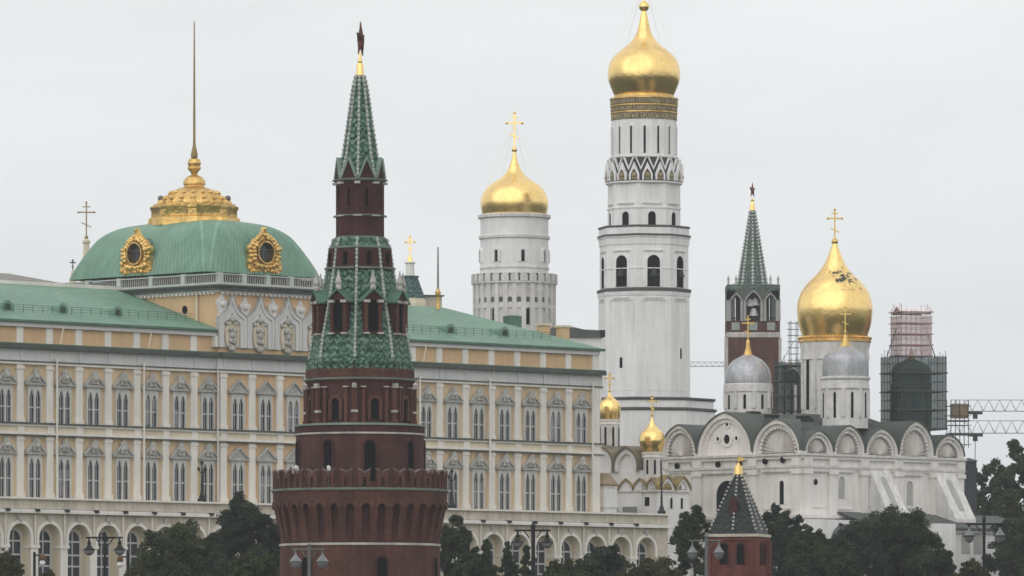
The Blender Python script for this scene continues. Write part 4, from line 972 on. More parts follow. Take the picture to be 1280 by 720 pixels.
fr_ = MB().lathe(prof([(42, 430), (45.6, 428), (45.6, 425.5), (42, 424)], dd, z0), 56)
for i in range(64):
    a = 2*math.pi*i/64; fr_.ball((45*dd/F*math.sin(a), -45*dd/F*math.cos(a), Z(423, dd)-z0), .2, 6)
part('gilded_fringe', fr_, GOLDO, A, (loc.x, loc.y, 0))
def finial_dome_hidden(px, dd, yb):          # helmet dome standing inside a scaffold
    return drum_dome(px, dd, 25, 490, 530, [(25, 492), (27, 490), (26, 482), (25, 481)], [(25, 482), (25.5, 474), (25, 464), (22, 455), (15, 449), (8, 446)], SILVER, 3, 5, 420, 5, cone=[(8, 447), (4, 441), (2, 430)])
drum_dome(1139, 1017, 24, 484, 535, [(24, 486), (26, 484), (25, 479), (24, 478)], [(24, 479), (25, 471), (24.5, 462), (20, 456), (12, 452), (7, 450)], SLATE, 3, 5, 440, 4, cone=[(7, 451), (4, 447), (2, 441)], wallm=mat('dark_grey_drum', (.10, .10, .10), .9, var=.2))  # drum inside the netting is a plain dark grey
drum_dome(988, 1026, 12, 482, 520, [(12, 484), (13, 482), (12, 478)], [(12, 479), (12, 473), (9, 465), (4, 461)], SLATE, 2, 5, 458, 4)

# ------------------------------------------------------------------ scaffolds round two of the domes
def scaffold(name, label, px, dd, hw, hd, y0, y1, step, mt, rz, net=None, nety=None, zz0=None):
    zb = Z(y0, dd); o = thing(name, label, 'scaffold', (X(px, dd), dd, zb), rz, 'scaffolds on the cathedral roof')
    h = Z(y1, dd)-zb; hw *= dd/F; hd *= dd/F; st = step*dd/F; nx_ = max(2, int(round(2*hw/st))); b = MB(); rs = random.Random(px)
    for fx in (-1, 1):
        for i in range(nx_+1):
            t_ = -hw+2*hw*i/nx_
            b.tube((t_, fx*hd, 0), (t_, fx*hd, h+rs.uniform(-.2, .9)), .045, 4); b.tube((fx*hw, -hd+2*hd*i/nx_, 0), (fx*hw, -hd+2*hd*i/nx_, h+rs.uniform(-.2, .9)), .045, 4)
    part('standards', b, mt, o); b = MB(); dk = MB(); k = 0; z = .3
    while z < h:
        ex = rs.uniform(.1, .45)
        for fy in (-1, 1):
            b.tube((-hw-ex, fy*hd, z), (hw+ex, fy*hd, z), .05, 4); b.tube((fy*hw, -hd-ex, z), (fy*hw, hd+ex, z), .05, 4)
        if k % 2 == 0:
            for fy in (-1, 1): dk.box(-hw-.3, hw+.3, fy*hd-.35, fy*hd+.35, z-.16, z-.04); dk.box(fy*hw-.35, fy*hw+.35, -hd+.4, hd-.4, z-.16, z-.04)
        z += st*1.05; k += 1
    part('ledgers', b, mt, o); part('deck', dk, SCAF if mt is SCAF else PINKSC, o)
    if net:
        hn = Z(nety, dd)-zb
        n_ = MB(); m_ = .12; rsn = random.Random(9)
        cols = 10
        for ax in range(4):
            vs = []
            for i in range(cols+1):
                u = -1+2*i/cols
                for zz in (0, hn*.33, hn*.66, hn):
                    p = [(u*(hw+m_), -hd-m_), (hw+m_, u*(hd+m_)), (u*(hw+m_), hd+m_), (-hw-m_, u*(hd+m_))][ax]; j = rsn.uniform(0, .12)
                    vs.append((p[0]*(1+j/hw*.3), p[1]*(1+j/hd*.3), zz))
            n_.add(vs, [(4*i+q_, 4*i+4+q_, 4*i+5+q_, 4*i+1+q_) for i in range(cols) for q_ in range(3)])
        part('safety_net', n_, net, o)
    return o
scaffold('scaffold', 'big square scaffold in dark green netting round the right dome', 1142, 1017, 32, 26, 538, 444, 11, SCAF, R(20), NET, 446)
o = scaffold('scaffold', 'narrow red and white scaffold tower on top of the green netted one', 1139, 1017, 20, 16, 447, 387, 6.5, PINKSC, R(20))
q = 20*1017/F; hh = Z(386, 1017)-Z(447, 1017)
part('roof_sheet', MB().add([(-q, -q*.8, hh-.9), (q, -q*.8, hh-.9), (q, 0, hh+.3), (-q, 0, hh+.3), (q, q*.8, hh-.9), (-q, q*.8, hh-.9)], [(0, 1, 2, 3), (3, 2, 4, 5)]), WHITEP, o)
b = MB(); i0 = MB().box(-q-.1, q+.1, -q*.8-.1, q*.8+.1, 0, hh-1.2); i0.f = i0.f[2:]; i0.sm = i0.sm[2:]; part('safety_net', i0, NETP, o)
b = MB(); 
for sg in (-1, 1): part('stay', MB().tube((sg*q, 0, hh*.6), (sg*q*1.65, 0, 0), .09, 4), SCAF, o)
scaffold('scaffold', 'small green netted scaffold between the gate tower and the gold dome', 988, 1026, 15, 12, 516, 452, 9, SCAF, R(25), NET, 453)
o = thing('scaffold_mast', 'thin ladder of scaffold poles standing left of the gold dome', 'scaffold', (X(993, 1030), 1030, Z(455, 1030)), R(15), 'scaffolds on the cathedral roof')
b = MB(); hh = Z(401, 1030)-Z(455, 1030)
for x, y in ((-.55, 0), (.55, 0), (-.55, .9), (.55, .9)): b.tube((x, y, 0), (x, y, hh), .06, 4)
part('standards', b, SCAF, o); b = MB()
for k in range(7): b.tube((-1.0, 0, .6+k*hh/7), (1.5, 0, .6+k*hh/7), .05, 4); b.tube((-.9, .9, .6+k*hh/7), (.9, .9, .6+k*hh/7), .05, 4)
part('ledgers', b, SCAF, o); part('stay', MB().tube((0, 0, hh*.55), (-2.2, 0, 0), .05, 4), SCAF, o)
o = thing('scaffold', 'low open scaffold platform at the right end of the cathedral roof', 'scaffold', (X(1197, 1025), 1025, Z(560, 1025)), R(15), 'scaffolds on the cathedral roof')
b = MB(); hh = Z(500, 1025)-Z(560, 1025)
for x in (-1.4, 0, 1.4):
    for y in (-1, 1): b.tube((x, y, 0), (x, y, hh), .07, 4)
for k in range(5):
    for y in (-1, 1): b.tube((-1.9, y, .5+k*hh/5), (1.9, y, .5+k*hh/5), .06, 4)
part('standards', b, SCAF, o); part('deck', MB().box(-1.6, 1.6, -1.1, 1.1, hh*.55, hh*.55+.2).box(-1.6, 1.6, -1.1, 1.1, hh*.28, hh*.28+.2), SCAF, o); part('hoist_box', MB().box(-.9, 1.5, -.9, .9, hh*.62, hh*.92), RUST, o)

# ================================================================== SMALL CATHEDRAL BY THE PALACE
d = 990; cx_ = 822; z0 = gz(d); N = thing('small_cathedral', 'low white church with golden scalloped roofs and two small gold domes beside the palace', 'church', (X(cx_, d), d, z0), R(45))
NXp = X(cx_, d)
def zN(y): return Z(y, d)-z0
def nwy(px): k = (px-640)/F; return (NXp-k*d)/(.70711*(1+k))
def nsx(px): k = (px-640)/F; return (k*d-NXp)/(.70711*(1-k))
WN_, LN = nwy(768), nsx(862)
part('porch_wall', MB().box(0, LN, 0, WN_, 0, zN(612)), PLASTER, N)
part('porch_cornice', MB().box(-.35, LN+.3, -.35, WN_+.3, zN(614.5), zN(612.3)), OLDWHITE, N)
GILDROOF = mat('gilded_roof_sheet', (.40, .29, .11), .5, .45, var=.5, scale=.9, col2=(.20, .17, .11), fine=.2)
def kok(side, a, c, ytop, ybase=612.3, rm=GILDROOF, deep=5.0, wm=PLASTER):
    w_ = abs(c-a); h = zN(ytop)-zN(ybase); o_ = arch(w_*.98, h, 12, 0, 0, .45, min(h*.95, w_*.7)); i_ = arch(w_*.70, h*.72, 12, 0, 0, .4, min(h*.68, w_*.5))
    def put(nm, m_, mt, par=None):
        if par: return part(nm, m_, mt, par)
        return part(nm, m_, mt, N, ((a+c)/2, 0, zN(ybase)) if side == 's' else (0, (a+c)/2, zN(ybase)), 0 if side == 's' else R(-90))
    g_ = put('gable', MB().ring(o_, i_, -.2, .6), wm); part('tympanum', MB().poly(i_, .1, .6), wm, g_)
    rf = [(x*1.1, z+.3) if z > .05 else (x*1.08, z) for x, z in o_]; part('gable_roof', MB().poly(rf, .35, deep), rm, g_); part('roof_edge', MB().ring(rf, o_, -.45, .36), rm, g_)
for a, c in ((775, 793), (793, 810), (810, 822)): kok('w', nwy(a), nwy(c), 599)
for a, c in ((824, 842), (844, 861)): kok('s', nsx(a), nsx(c), 596)
part('roof', MB().add([(0, 0, zN(611)), (LN, 0, zN(611)), (LN, WN_, zN(611)), (0, WN_, zN(611)), (LN*.5, WN_*.35, zN(590)), (LN*.5, WN_*.6, zN(590))], [(0, 1, 4), (1, 2, 5, 4), (2, 3, 5), (3, 0, 4, 5)]), GILDROOF, N)
def nface(nm, mb, m_, side, at, z): return part(nm, mb, m_, N, (at, 0, z) if side == 's' else (0, at, z), 0 if side == 's' else R(-90))
nface('door', MB().box(-.75, .75, -.06, .1, 0, zN(620)-zN(641)), DARK, 'w', nwy(792.5), zN(641))
nface('window', MB().box(-.45, .45, -.06, .1, 0, zN(621)-zN(632)), DARK, 'w', nwy(809), zN(632))
for px in (838.5, 851.5):
    o = nface('window', MB().poly(arch(.55, zN(621.5)-zN(635), 8), -.06, .1), DARK, 's', nsx(px), zN(635)); part('frame', MB().ring(arch(.9, zN(621.5)-zN(635)+.2, 8), arch(.55, zN(621.5)-zN(635), 8), -.15, .1), PLASTER, o)
b = MB(); ax0, ax1 = nwy(817), nwy(768)
b.box(-1.5, -1.3, nwy(789.5)+1.5, ax1, zN(643), zN(633)); b.box(-1.5, -1.3, nwy(813)+1.5, nwy(796)+1.5, zN(643), zN(633)); part('balustrade', b, mat('grey_balustrade', (.25, .25, .26), .8), N)
def boxat(px, dd, hw, depth, y0, y1, nm, m_):   # block of the same building further back
    l_ = Vector((X(px, dd)-NXp, dd-d, 0)); l_.rotate(Matrix.Rotation(R(-45), 3, 'Z')); s_ = hw*dd/F*1.414
    return part(nm, MB().box(l_.x, l_.x+depth, l_.y-.0, l_.y+s_, 0, Z(y1, dd)-z0), m_, N), l_
o, l_ = boxat(802, 992, 60, 5, 700, 588, 'main_wall', PLASTER)
for a0, a1, yt in ((0.5, 5.3, 559), (5.6, 10.4, 557)):
    w_ = a1-a0; h = zN(yt)-zN(588); o_ = arch(w_*.98, h, 14, 0, 0, .18, min(h, w_*.52)); i_ = arch(w_*.72, h*.78, 14, 0, 0, .15, min(h*.7, w_*.4))
    g_ = part('main_gable', MB().ring(o_, i_, -.3, .8), PLASTER, N, (l_.x, l_.y+(a0+a1)/2, zN(588)), R(-90)); part('tympanum', MB().poly(i_, .1, .8), PLASTER, g_)
    rf = [(x*1.07, z+.35) if z > .05 else (x*1.05, z) for x, z in o_]; part('gable_roof', MB().poly(rf, .5, 4.5), mat('grey_gilt_roof', (.20, .17, .12), .6, .3, var=.3, scale=.5) if a0 < 1 else bpy.data.materials['grey_gilt_roof'], g_); part('roof_edge', MB().ring(rf, o_, -.6, .5), bpy.data.materials['grey_gilt_roof'], g_)
# left buttress block
o = part('corner_turret', MB().lathe(prof([(17, 720), (17, 606)], 978, z0), 4, ph=R(45)), PLASTER, N, tuple(Matrix.Rotation(R(-45), 3, 'Z') @ Vector((X(754, 978)-NXp, 978-d, 0))))
part('cap', MB().lathe(prof([(18, 608), (19, 606), (18, 604), (14, 600), (9, 592), (5, 591)], 978, z0), 4, ph=R(45)), RUST, o)
part('string_course', MB().lathe(prof([(17.8, 636), (17.8, 633.5)], 978, z0), 4, ph=R(45)), OLDWHITE, o)
part('string_course', MB().lathe(prof([(17.8, 610), (17.8, 607.5)], 978, z0), 4, ph=R(45)), OLDWHITE, o)
def ndome(px, dd, r_, yb, yt, profd, crossy, ch_, ph):
    l_ = Matrix.Rotation(R(-45), 3, 'Z') @ Vector((X(px, dd)-NXp, dd-d, 0)); P = lambda pts: prof(pts, dd, z0)
    dr = part('drum', MB().lathe(P([(r_, yb+15), (r_, yt)]), 32), OLDWHITE, N, (l_.x, l_.y, 0))
    part('drum_cornice', MB().lathe(P([(r_, yt+7), (r_+1, yt+6), (r_+1, yt+4.5), (r_+.4, yt+4), (r_+1.5, yt), (r_, yt-.6)]), 32), WARMWHITE, dr)
    for i in range(8):
        a = R(ph+45*i-45); part('window', MB().poly(arch(2.6*dd/F, (yb-yt-10)*dd/F, 8), -.05, .2), DARK, dr, (r_*dd/F*math.sin(a), -r_*dd/F*math.cos(a), Z(yb-1, dd)-z0), a)
    part('dome', MB().lathe(spline(P(profd), 4), 48), GOLD, N, (l_.x, l_.y, 0)); cross_part(N, ch_, dd, z0, crossy, (l_.x, l_.y), ballr=1.8, rz=R(-45), t=1.6)
ndome(762, 1000, 12.6, 562, 525, [(12.3, 524), (13.2, 519), (13.7, 513), (13.2, 507), (10.5, 501.5), (5.5, 497.5), (2.2, 494), (1.2, 490)], 489, 22, 20)
ndome(815.2, 993, 12.4, 594, 566, [(12.6, 567), (13.5, 561), (15.7, 555), (16.2, 549), (14.2, 542), (9.5, 537), (5, 532), (2.3, 526), (1.2, 521)], 519, 24, 15)

# ================================================================== DARK SMALL BUILDING, CRANES
o = thing('service_hut', 'small dark flat roofed tower block beside the right end of the cathedral', 'building', base(1210, 1045)); z0 = gz(1045); q = 10*1045/F
part('wall', MB().box(-q, q, -q, q, 0, Z(577, 1045)-z0), mat('dark_slate_wall', (.055, .06, .068), .8, var=.25), o)
part('roof', MB().lathe([(q*1.6, Z(577, 1045)-z0), (q*1.6, Z(576, 1045)-z0), (.4, Z(572.5, 1045)-z0)], 4, ph=R(45)), SLATE, o)
def truss(b, xa, xb, zlo_, zhi_, n, w_=1.2, r_=.10):
    for y in (-w_/2, w_/2): b.tube((xa, y, zlo_), (xb, y, zlo_), r_, 4)
    b.tube((xa, 0, zhi_), (xb, 0, zhi_), r_, 4); L_ = xb-xa
    for i in range(n):
        a, m_, c = xa+L_*i/n, xa+L_*(i+.5)/n, xa+L_*(i+1)/n
        for y in (-w_/2, w_/2): b.tube((a, y, zlo_), (m_, 0, zhi_), r_*.7, 4); b.tube((m_, 0, zhi_), (c, y, zlo_), r_*.7, 4)
def crane(label, d, px_mast, px_tip, ylo, yhi, n, trolley=None, cable=None):
    z0 = gz(d); o = thing('tower_crane', label, 'crane', base(px_mast, d), 0, 'tower cranes behind the cathedral'); xm = X(px_mast, d)
    b = MB(); h = Z(yhi, d)-z0+5
    for x in (-.9, .9):
        for y in (-.9, .9): b.tube((x, y, 0), (x, y, h), .13, 4)
    for k in range(int(h/2)):
        b.tube((-.9, -.9, 2*k), (.9, -.9, 2*k+2), .07, 4); b.tube((.9, .9, 2*k), (-.9, .9, 2*k+2), .07, 4); b.tube((-.9, .9, 2*k), (-.9, -.9, 2*k+2), .07, 4); b.tube((.9, -.9, 2*k), (.9, .9, 2*k+2), .07, 4)
    part('mast', b, CRANE, o); b = MB(); xt = X(px_tip, d)-xm; sg = 1 if xt > 0 else -1
    truss(b, min(xt, 0), max(xt, 0), Z(ylo, d)-z0, Z(yhi, d)-z0, n); truss(b, min(0, -sg*12), max(0, -sg*12), Z(ylo, d)-z0, Z(yhi, d)-z0, 5); part('jib', b, CRANE, o)
    part('counterweight', MB().box(-sg*12-1, -sg*12+1, -.8, .8, Z(ylo, d)-z0-2.5, Z(ylo, d)-z0), IRON, o)
    part('cab', MB().box(-1.1, 1.1, -2.6, -1, Z(ylo, d)-z0-2.6, Z(ylo, d)-z0-.3), WHITEP, o)
    if trolley:
        x = X(trolley, d)-xm; zz = Z(ylo, d)-z0; part('trolley', MB().box(-1.6, 1.6, -.7, .7, zz-.7, zz-.1).box(-.5, .5, -.5, .5, zz-1.7, zz-.7), IRON, o, (x, 0, 0))
        if cable: part('cable', MB().tube((x, 0, zz-.7), (x, 0, Z(cable, d)-z0), .1, 4).box(x-.5, x+.5, -.4, .4, Z(cable, d)-z0-1, Z(cable, d)-z0), IRON, o)
crane('tower crane with the higher of two grey lattice jibs at the right edge', 1500, 1352, 1188, 514, 500, 12, 1219)
crane('tower crane with the lower of two grey lattice jibs at the right edge', 1440, 1372, 1186, 541.5, 526, 13, 1219, 585)
crane('faint distant crane jib left of the brick gate tower', 1900, 928, 862, 458, 452.5, 9)

# ================================================================== ROUND CORNER TOWER IN FRONT
d = 646.0; z0 = gz(d); T = thing('round_tower', 'dark red brick round tower with battlements and stacked green tent roofs before the palace', 'tower', base(450, d))
P = lambda pts: prof(pts, d, z0)
u = d/F
part('base_drum', MB().lathe(P([(102, 845), (100.5, 760), (100, 683)]), 96), BRICK, T)
part('stone_roll', MB().lathe(P([(99, 684), (101.3, 683), (101.3, 680.8), (99, 680)]), 96), STONE, T)
NC = 34
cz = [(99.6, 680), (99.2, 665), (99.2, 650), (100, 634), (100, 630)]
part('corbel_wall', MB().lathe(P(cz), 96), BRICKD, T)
cb = MB()                                   # machicolation rib, copied round
ribp = [(99.5*u, Z(678, d)-z0), (101.5*u, Z(664, d)-z0), (105.5*u, Z(645, d)-z0), (108.3*u, Z(633, d)-z0), (108.3*u, Z(627, d)-z0), (98*u, Z(627, d)-z0), (98*u, Z(678, d)-z0)]
wd = 2*math.pi*108/NC*u
cb.polyx([(-a, z) for a, z in ribp], -wd*.24, wd*.24)
top = [(-wd/2, Z(628, d)-z0), (-wd/2, Z(637, d)-z0+.0), (-wd*.26, Z(637, d)-z0), (-wd*.18, Z(633.2, d)-z0), (0, Z(631.4, d)-z0), (wd*.18, Z(633.2, d)-z0), (wd*.26, Z(637, d)-z0), (wd/2, Z(637, d)-z0), (wd/2, Z(628, d)-z0)]
hd2 = [(x+wd/2, z) for x, z in top]
cb.poly(hd2, -108.2*u, -103*u)
cbm = cb.mesh('corbel'); cbm.materials.append(BRICK)
for i in range(NC): part('corbel', cbm, None, T, (0, 0, 0), 2*math.pi*i/NC)
part('parapet_base', MB().lathe(P([(106, 630.5), (108.6, 630), (109.2, 618), (110, 615)]), 96), BRICK, T)
part('parapet_ledge', MB().lathe(P([(108, 616), (111, 615), (111, 612.6), (108, 612), (90, 611)]), 96), LEDGE, T)
NM = 30; mw = 2*math.pi*108/NM*u
mz0, mz1 = Z(612.6, d)-z0, Z(589, d)-z0; hw = mw*.315
mer = MB()
shape = [(-hw, mz0), (-hw, mz1), (-hw*.35, mz1-.22), (0, mz1-.42), (hw*.35, mz1-.22), (hw, mz1), (hw, mz0)]
slit = [(.17, mz0+.01), (.17, mz0+1.0), (-.17, mz0+1.0), (-.17, mz0+.01)]
mer.poly(shape+slit, -109*u, -105*u); merm = mer.mesh('merlon'); merm.materials.append(BRICK)
cp_ = MB().ring([(-hw-.06, mz1+.04), (-hw*.35, mz1-.14), (0, mz1-.33), (hw*.35, mz1-.14), (hw+.06, mz1+.04)], [(-hw-.06, mz1-.1), (-hw*.35, mz1-.26), (0, mz1-.46), (hw*.35, mz1-.26), (hw+.06, mz1-.1)], -109.5*u, -104.6*u).mesh('merlon_cap'); cp_.materials.append(mat('worn_merlon_cap', (.20, .15, .14), .9, var=.5, scale=1.5))
mlow = MB().box(hw, mw-hw, -108.4*u, -106.4*u, mz0, mz0+.62).mesh('embrasure_sill'); mlow.materials.append(BRICKD)
for i in range(NM):
    o = part('merlon', merm, None, T, (0, 0, 0), 2*math.pi*(i+.35)/NM); part('merlon_cap', cp_, None, o); part('embrasure_sill', mlow, None, o)
part('drum', MB().lathe(P([(80.5, 616), (80, 545)]), 96), BRICKM, T)
part('stone_roll', MB().lathe(P([(79.5, 545.5), (81.6, 544.8), (81.6, 543), (80, 542.4)]), 96), STONE, T)
part('frieze', MB().lathe(P([(80, 543), (80.8, 542), (80.8, 535), (82, 534)]), 96), BRICKD, T)
part('drum_ledge', MB().lathe(P([(80, 534.6), (82.5, 534), (82.5, 531.8), (66, 530.5)]), 96), mat('pale_green_ledge', (.24, .29, .25), .6, var=.25), T)
for ph in (-28, 10, 52, -72, 95, 150, 200, 240): arch_window(T, R(ph), 80.2*u, Z(606 if ph != 10 else 612, d)-z0, 14*u if ph in (10,) else 11.5*u, (606-553)*u if ph != 10 else (612-553)*u, fw=.22, fd=.12, frame=BRICKD)
for ph, w_ in ((-40, 13), (17, 13), (70, 9), (130, 12), (-110, 12)): arch_window(T, R(ph), 100.2*u, Z(750, d)-z0, w_*u, (750-698)*u, fw=.2, fd=.12, frame=BRICKD)
# octagonal storey with corner columns
OT = R(-4.5)                                # a corner of the octagon faces the viewer
def oct_(pts, m, name): return part(name, MB().lathe(P(pts), 8, ph=OT, smooth=False), m, T)
oct_([(66.5, 534), (66.5, 470)], BRICKD, 'octagon_wall')
oct_([(66, 481), (68.5, 479), (69.5, 477), (66, 476)], BRICK, 'octagon_frieze')
oct_([(66, 478), (71.8, 476.4), (71.8, 474.4), (66, 473.8)], LEDGE, 'octagon_ledge')
oct_([(68.4, 475), (68.4, 462), (64, 461)], BRICK, 'octagon_parapet')
col = MB().lathe(P([(4.6, 533), (4.6, 527), (3.8, 525.5), (3.8, 489), (4.8, 487.5)]), 14).mesh('column'); col.materials.append(BRICK)
capm = MB().box(-3*u, 3*u, -4.6*u, 3*u, Z(487.3, d)-z0, Z(485, d)-z0).box(-2.6*u, 2.6*u, -5*u, 0, Z(485, d)-z0, Z(481.5, d)-z0).mesh('capital'); capm.materials.append(STONE)
ban = MB().lathe(P([(4.3, 518), (4.7, 517.4), (4.7, 515.6), (4.3, 515)]), 14).mesh('column_ring'); ban.materials.append(STONE)
for i in range(8):
    a = OT+R(45*i); q = 67.3*u
    o = part('column', col, None, T, (q*math.sin(a), -q*math.cos(a), 0), a); part('capital', capm, None, o); part('column_ring', ban, None, o)
    a2 = a+R(22.5); ri = 66.5*u*c8
    arch_window(T, a2, ri+.02, Z(527, d)-z0, 11*u, 27*u, fw=4*u, fd=.28, frame=BRICK)
    for sg in (-1, 1):
        px_ = sg*15*u; b_ = bpy.data.meshes.get('wall_pilaster')
        if not b_:
            b_ = MB().box(-1.9*u, 1.9*u, -.32, .1, Z(531, d)-z0, Z(487, d)-z0).mesh('wall_pilaster'); b_.materials.append(BRICK)
            c_ = MB().box(-3.4*u, 3.4*u, -.42, .1, Z(486.6, d)-z0, Z(485.2, d)-z0).mesh('pilaster_cap'); c_.materials.append(STONE)
        o = part('wall_pilaster', b_, None, T, (ri*math.sin(a2)+px_*math.cos(a2), -ri*math.cos(a2)+px_*math.sin(a2), 0), a2); part('pilaster_cap', bpy.data.meshes['pilaster_cap'], None, o)
# scalloped tile edge and lower tent
sc_ = MB(); fl = 66.5*u*2*math.sin(math.pi/8)
for j in range(5):
    x0_ = -fl/2+fl*j/5; w_ = fl/5
    pts = [(x0_+w_*.04, Z(453, d)-z0)]+[(x0_+w_/2+w_*.46*math.cos(math.pi+math.pi*t/6), Z(459, d)-z0+(Z(463.5, d)-Z(459, d))*math.sin(math.pi*t/6)) for t in range(7)]+[(x0_+w_*.96, Z(453, d)-z0)]
    sc_.poly(pts, -66.8*u*c8-.12, -66.8*u*c8+.25)
scm = sc_.mesh('scalloped_edge'); scm.materials.append(TILE)
for i in range(8): part('scalloped_edge', scm, None, T, (0, 0, 0), OT+R(45*i+22.5))
oct_([(66, 461), (65.5, 457), (63.5, 450), (58.5, 420), (48, 375), (41.3, 338), (37.5, 311.5)], TILE, 'tent_roof')
def rib_(name, pts, size=.17, per=4.6):
    for i in range(8):
        a = OT+R(45*i); b = MB()
        for (r0, y0_), (r1, y1_) in zip(pts, pts[1:]):
            n = max(1, int(abs(y1_-y0_)/per))
            b.tube((r0*u*math.sin(a), -r0*u*math.cos(a), Z(y0_, d)-z0), (r1*u*math.sin(a), -r1*u*math.cos(a), Z(y1_, d)-z0), size*.55, 5)
            for k in range(n):
                t = (k+.5)/n; r_, y_ = r0+(r1-r0)*t+.3, y0_+(y1_-y0_)*t
                b.ball((r_*u*math.sin(a), -r_*u*math.cos(a), Z(y_, d)-z0), size, 6, 1.15)
        part(name, b, mat('pale_rib_tiles', (.42, .46, .43), .6, var=.4, scale=2) if 'pale_rib_tiles' not in bpy.data.materials else bpy.data.materials['pale_rib_tiles'], T)
rib_('tent_rib', [(63.8, 450), (58.8, 420), (48.3, 375), (41.6, 338), (37.8, 311.5), (33, 298)])
oct_([(36.5, 312.5), (40, 311.5), (40, 310), (37, 309)], LEDGE, 'tent_ledge')
oct_([(37, 310), (33.5, 298.5), (32, 297.5)], TILE, 'upper_skirt')
# dormers of the lower tent, one on each face
zc, zb4 = Z(377.5, d)-z0, Z(420, d)-z0
hwd = 12.5*u
jm = MB().box(-hwd, hwd, 0, 12*u, zb4, zc).mesh('dormer_wall'); jm.materials.append(BRICKD)
dmo = MB().box(-6*u, 6*u, -.06, .1, zb4+.3, zc-.05).mesh('opening'); dmo.materials.append(DARK)
dco = MB()
for x in (-9, 9): dco.lathe([(3*u, zb4), (3*u, zb4+.3), (2.6*u, zb4+.4), (2.6*u, zc-.3), (3.4*u, zc-.1)], 10, (x*u, -.16))
dco = dco.mesh('columns'); dco.materials.append(BRICK)
dca = MB()
for x in (-9, 9): dca.box((x-4)*u, (x+4)*u, -.5, .15, zc-.28, zc-.02); dca.box((x-3.6)*u, (x+3.6)*u, -.46, .1, zb4-.02, zb4+.14)
dca = dca.mesh('stone_blocks'); dca.materials.append(STONE)
zpk = Z(364.5, d)-z0
dpe = MB().poly([(-14.5*u, zc), (0, zpk-.12), (14.5*u, zc)], -.2, .5).mesh('pediment'); dpe.materials.append(BRICKD)
dro = MB()
for sg in (-1, 1):
    A_, B_ = (sg*17*u, -.45, zc-.12), (0, -.45, zpk+.1); vs = [A_, B_, (0, 17*u, zpk+.1), (sg*17*u, 11*u, zc-.12)]; vs += [(x, y, z-.16) for x, y, z in vs]
    dro.add(vs, [(0, 1, 2, 3), (4, 7, 6, 5), (0, 4, 5, 1), (1, 5, 6, 2), (2, 6, 7, 3), (3, 7, 4, 0)])
dro = dro.mesh('roof'); dro.materials.append(COPPERD)
dsp = MB().lathe([(.26, zpk), (.30, zpk+.25), (.2, zpk+.4), (.34, zpk+.7), (.16, zpk+1.3), (.03, zpk+1.9)], 8, (0, -.1)).mesh('pinnacle'); dsp.materials.append(STONE)
for i in range(8):
    a = OT+R(45*i+22.5); q = 55*u
    o = part('dormer', jm, None, T, (q*math.sin(a), -q*math.cos(a), 0), a)
    for me in (dmo, dco, dca, dpe, dro, dsp): part(me.name.split('.')[0], me, None, o)
# upper dormers: brick panels with slits between ribs
for i in range(8):
    a = OT+R(45*i+22.5)
    r0, r1 = 41.2*u*c8, 37.8*u*c8; z_a, z_b = Z(336, d)-z0, Z(313, d)-z0
    f0, f1 = 41.2*u*math.sin(math.pi/8)*.86, 37.8*u*math.sin(math.pi/8)*.86
    me = bpy.data.meshes.get('slit_panel')
    if not me:
        b = MB(); vs = [(-f0, -r0-.1, z_a), (f0, -r0-.1, z_a), (f1, -r1-.2, z_b), (-f1, -r1-.2, z_b)]; vs += [(x, y+1.2, z) for x, y, z in vs]
        b.add(vs, [(0, 1, 2, 3), (7, 6, 5, 4), (0, 4, 5, 1), (1, 5, 6, 2), (2, 6, 7, 3), (3, 7, 4, 0)]); me = b.mesh('slit_panel'); me.materials.append(BRICKD)
        b = MB()
        b.box(-.19, .19, -r0-.14, -r1, z_a+.25, z_b-.3); m2 = b.mesh('slit'); m2.materials.append(DARK)
        b = MB(); b.box(-f0, f0, -r0-.35, -r0+.2, z_a-.12, z_a+.06); m3 = b.mesh('slit_sill'); m3.materials.append(LEDGE)
    o = part('slit_panel', me, None, T, (0, 0, 0), a); part('slit', bpy.data.meshes['slit'], None, o); part('slit_sill', bpy.data.meshes['slit_sill'], None, o)
# slender brick shaft
oct_([(30.3, 299), (30.3, 224)], BRICKD, 'brick_shaft')
oct_([(29.5, 299), (31.5, 298.4), (31.5, 296.6), (30, 296)], LEDGE, 'shaft_base_ledge')
oct_([(30, 272.2), (33, 270.8), (33, 269.6), (30, 269)], LEDGE, 'shaft_ledge')
oct_([(30, 228.5), (35, 226.5), (35, 225), (30, 224)], LEDGE, 'shaft_cornice')
bk = MB().box(-3.6*u, 3.6*u, -.34, .2, 0, 3*u).mesh('stone_block'); bk.materials.append(STONE)
bk2 = MB().box(-5.5*u, 5.5*u, -.28, .2, 0, 1.4*u).mesh('stone_block'); bk2.materials.append(STONE)
for i in range(8):
    a = OT+R(45*i); q = 30*u
    part('stone_block', bk, None, T, (q*math.sin(a), -q*math.cos(a), Z(231.5, d)-z0), a); part('stone_block', bk2, None, T, (q*math.sin(a), -q*math.cos(a), Z(271.8, d)-z0), a)
    a2 = a+R(22.5); q = 30.3*u*c8
    me = bpy.data.meshes.get('shaft_slit')
    if not me:
        me = MB().box(-1.7*u, 1.7*u, -.05, .2, Z(260, d)-z0, Z(237, d)-z0).mesh('shaft_slit'); me.materials.append(DARK)
        m2 = MB().ring([(-4*u, Z(262, d)-z0), (-4*u, Z(235, d)-z0), (4*u, Z(235, d)-z0), (4*u, Z(262, d)-z0)], [(-1.7*u, Z(260, d)-z0), (-1.7*u, Z(237, d)-z0), (1.7*u, Z(237, d)-z0), (1.7*u, Z(260, d)-z0)], -.14, .1, True).mesh('slit_frame'); m2.materials.append(BRICKD)
    o = part('slit', me, None, T, (q*math.sin(a2), -q*math.cos(a2), 0), a2); part('slit_frame', bpy.data.meshes['slit_frame'], None, o)
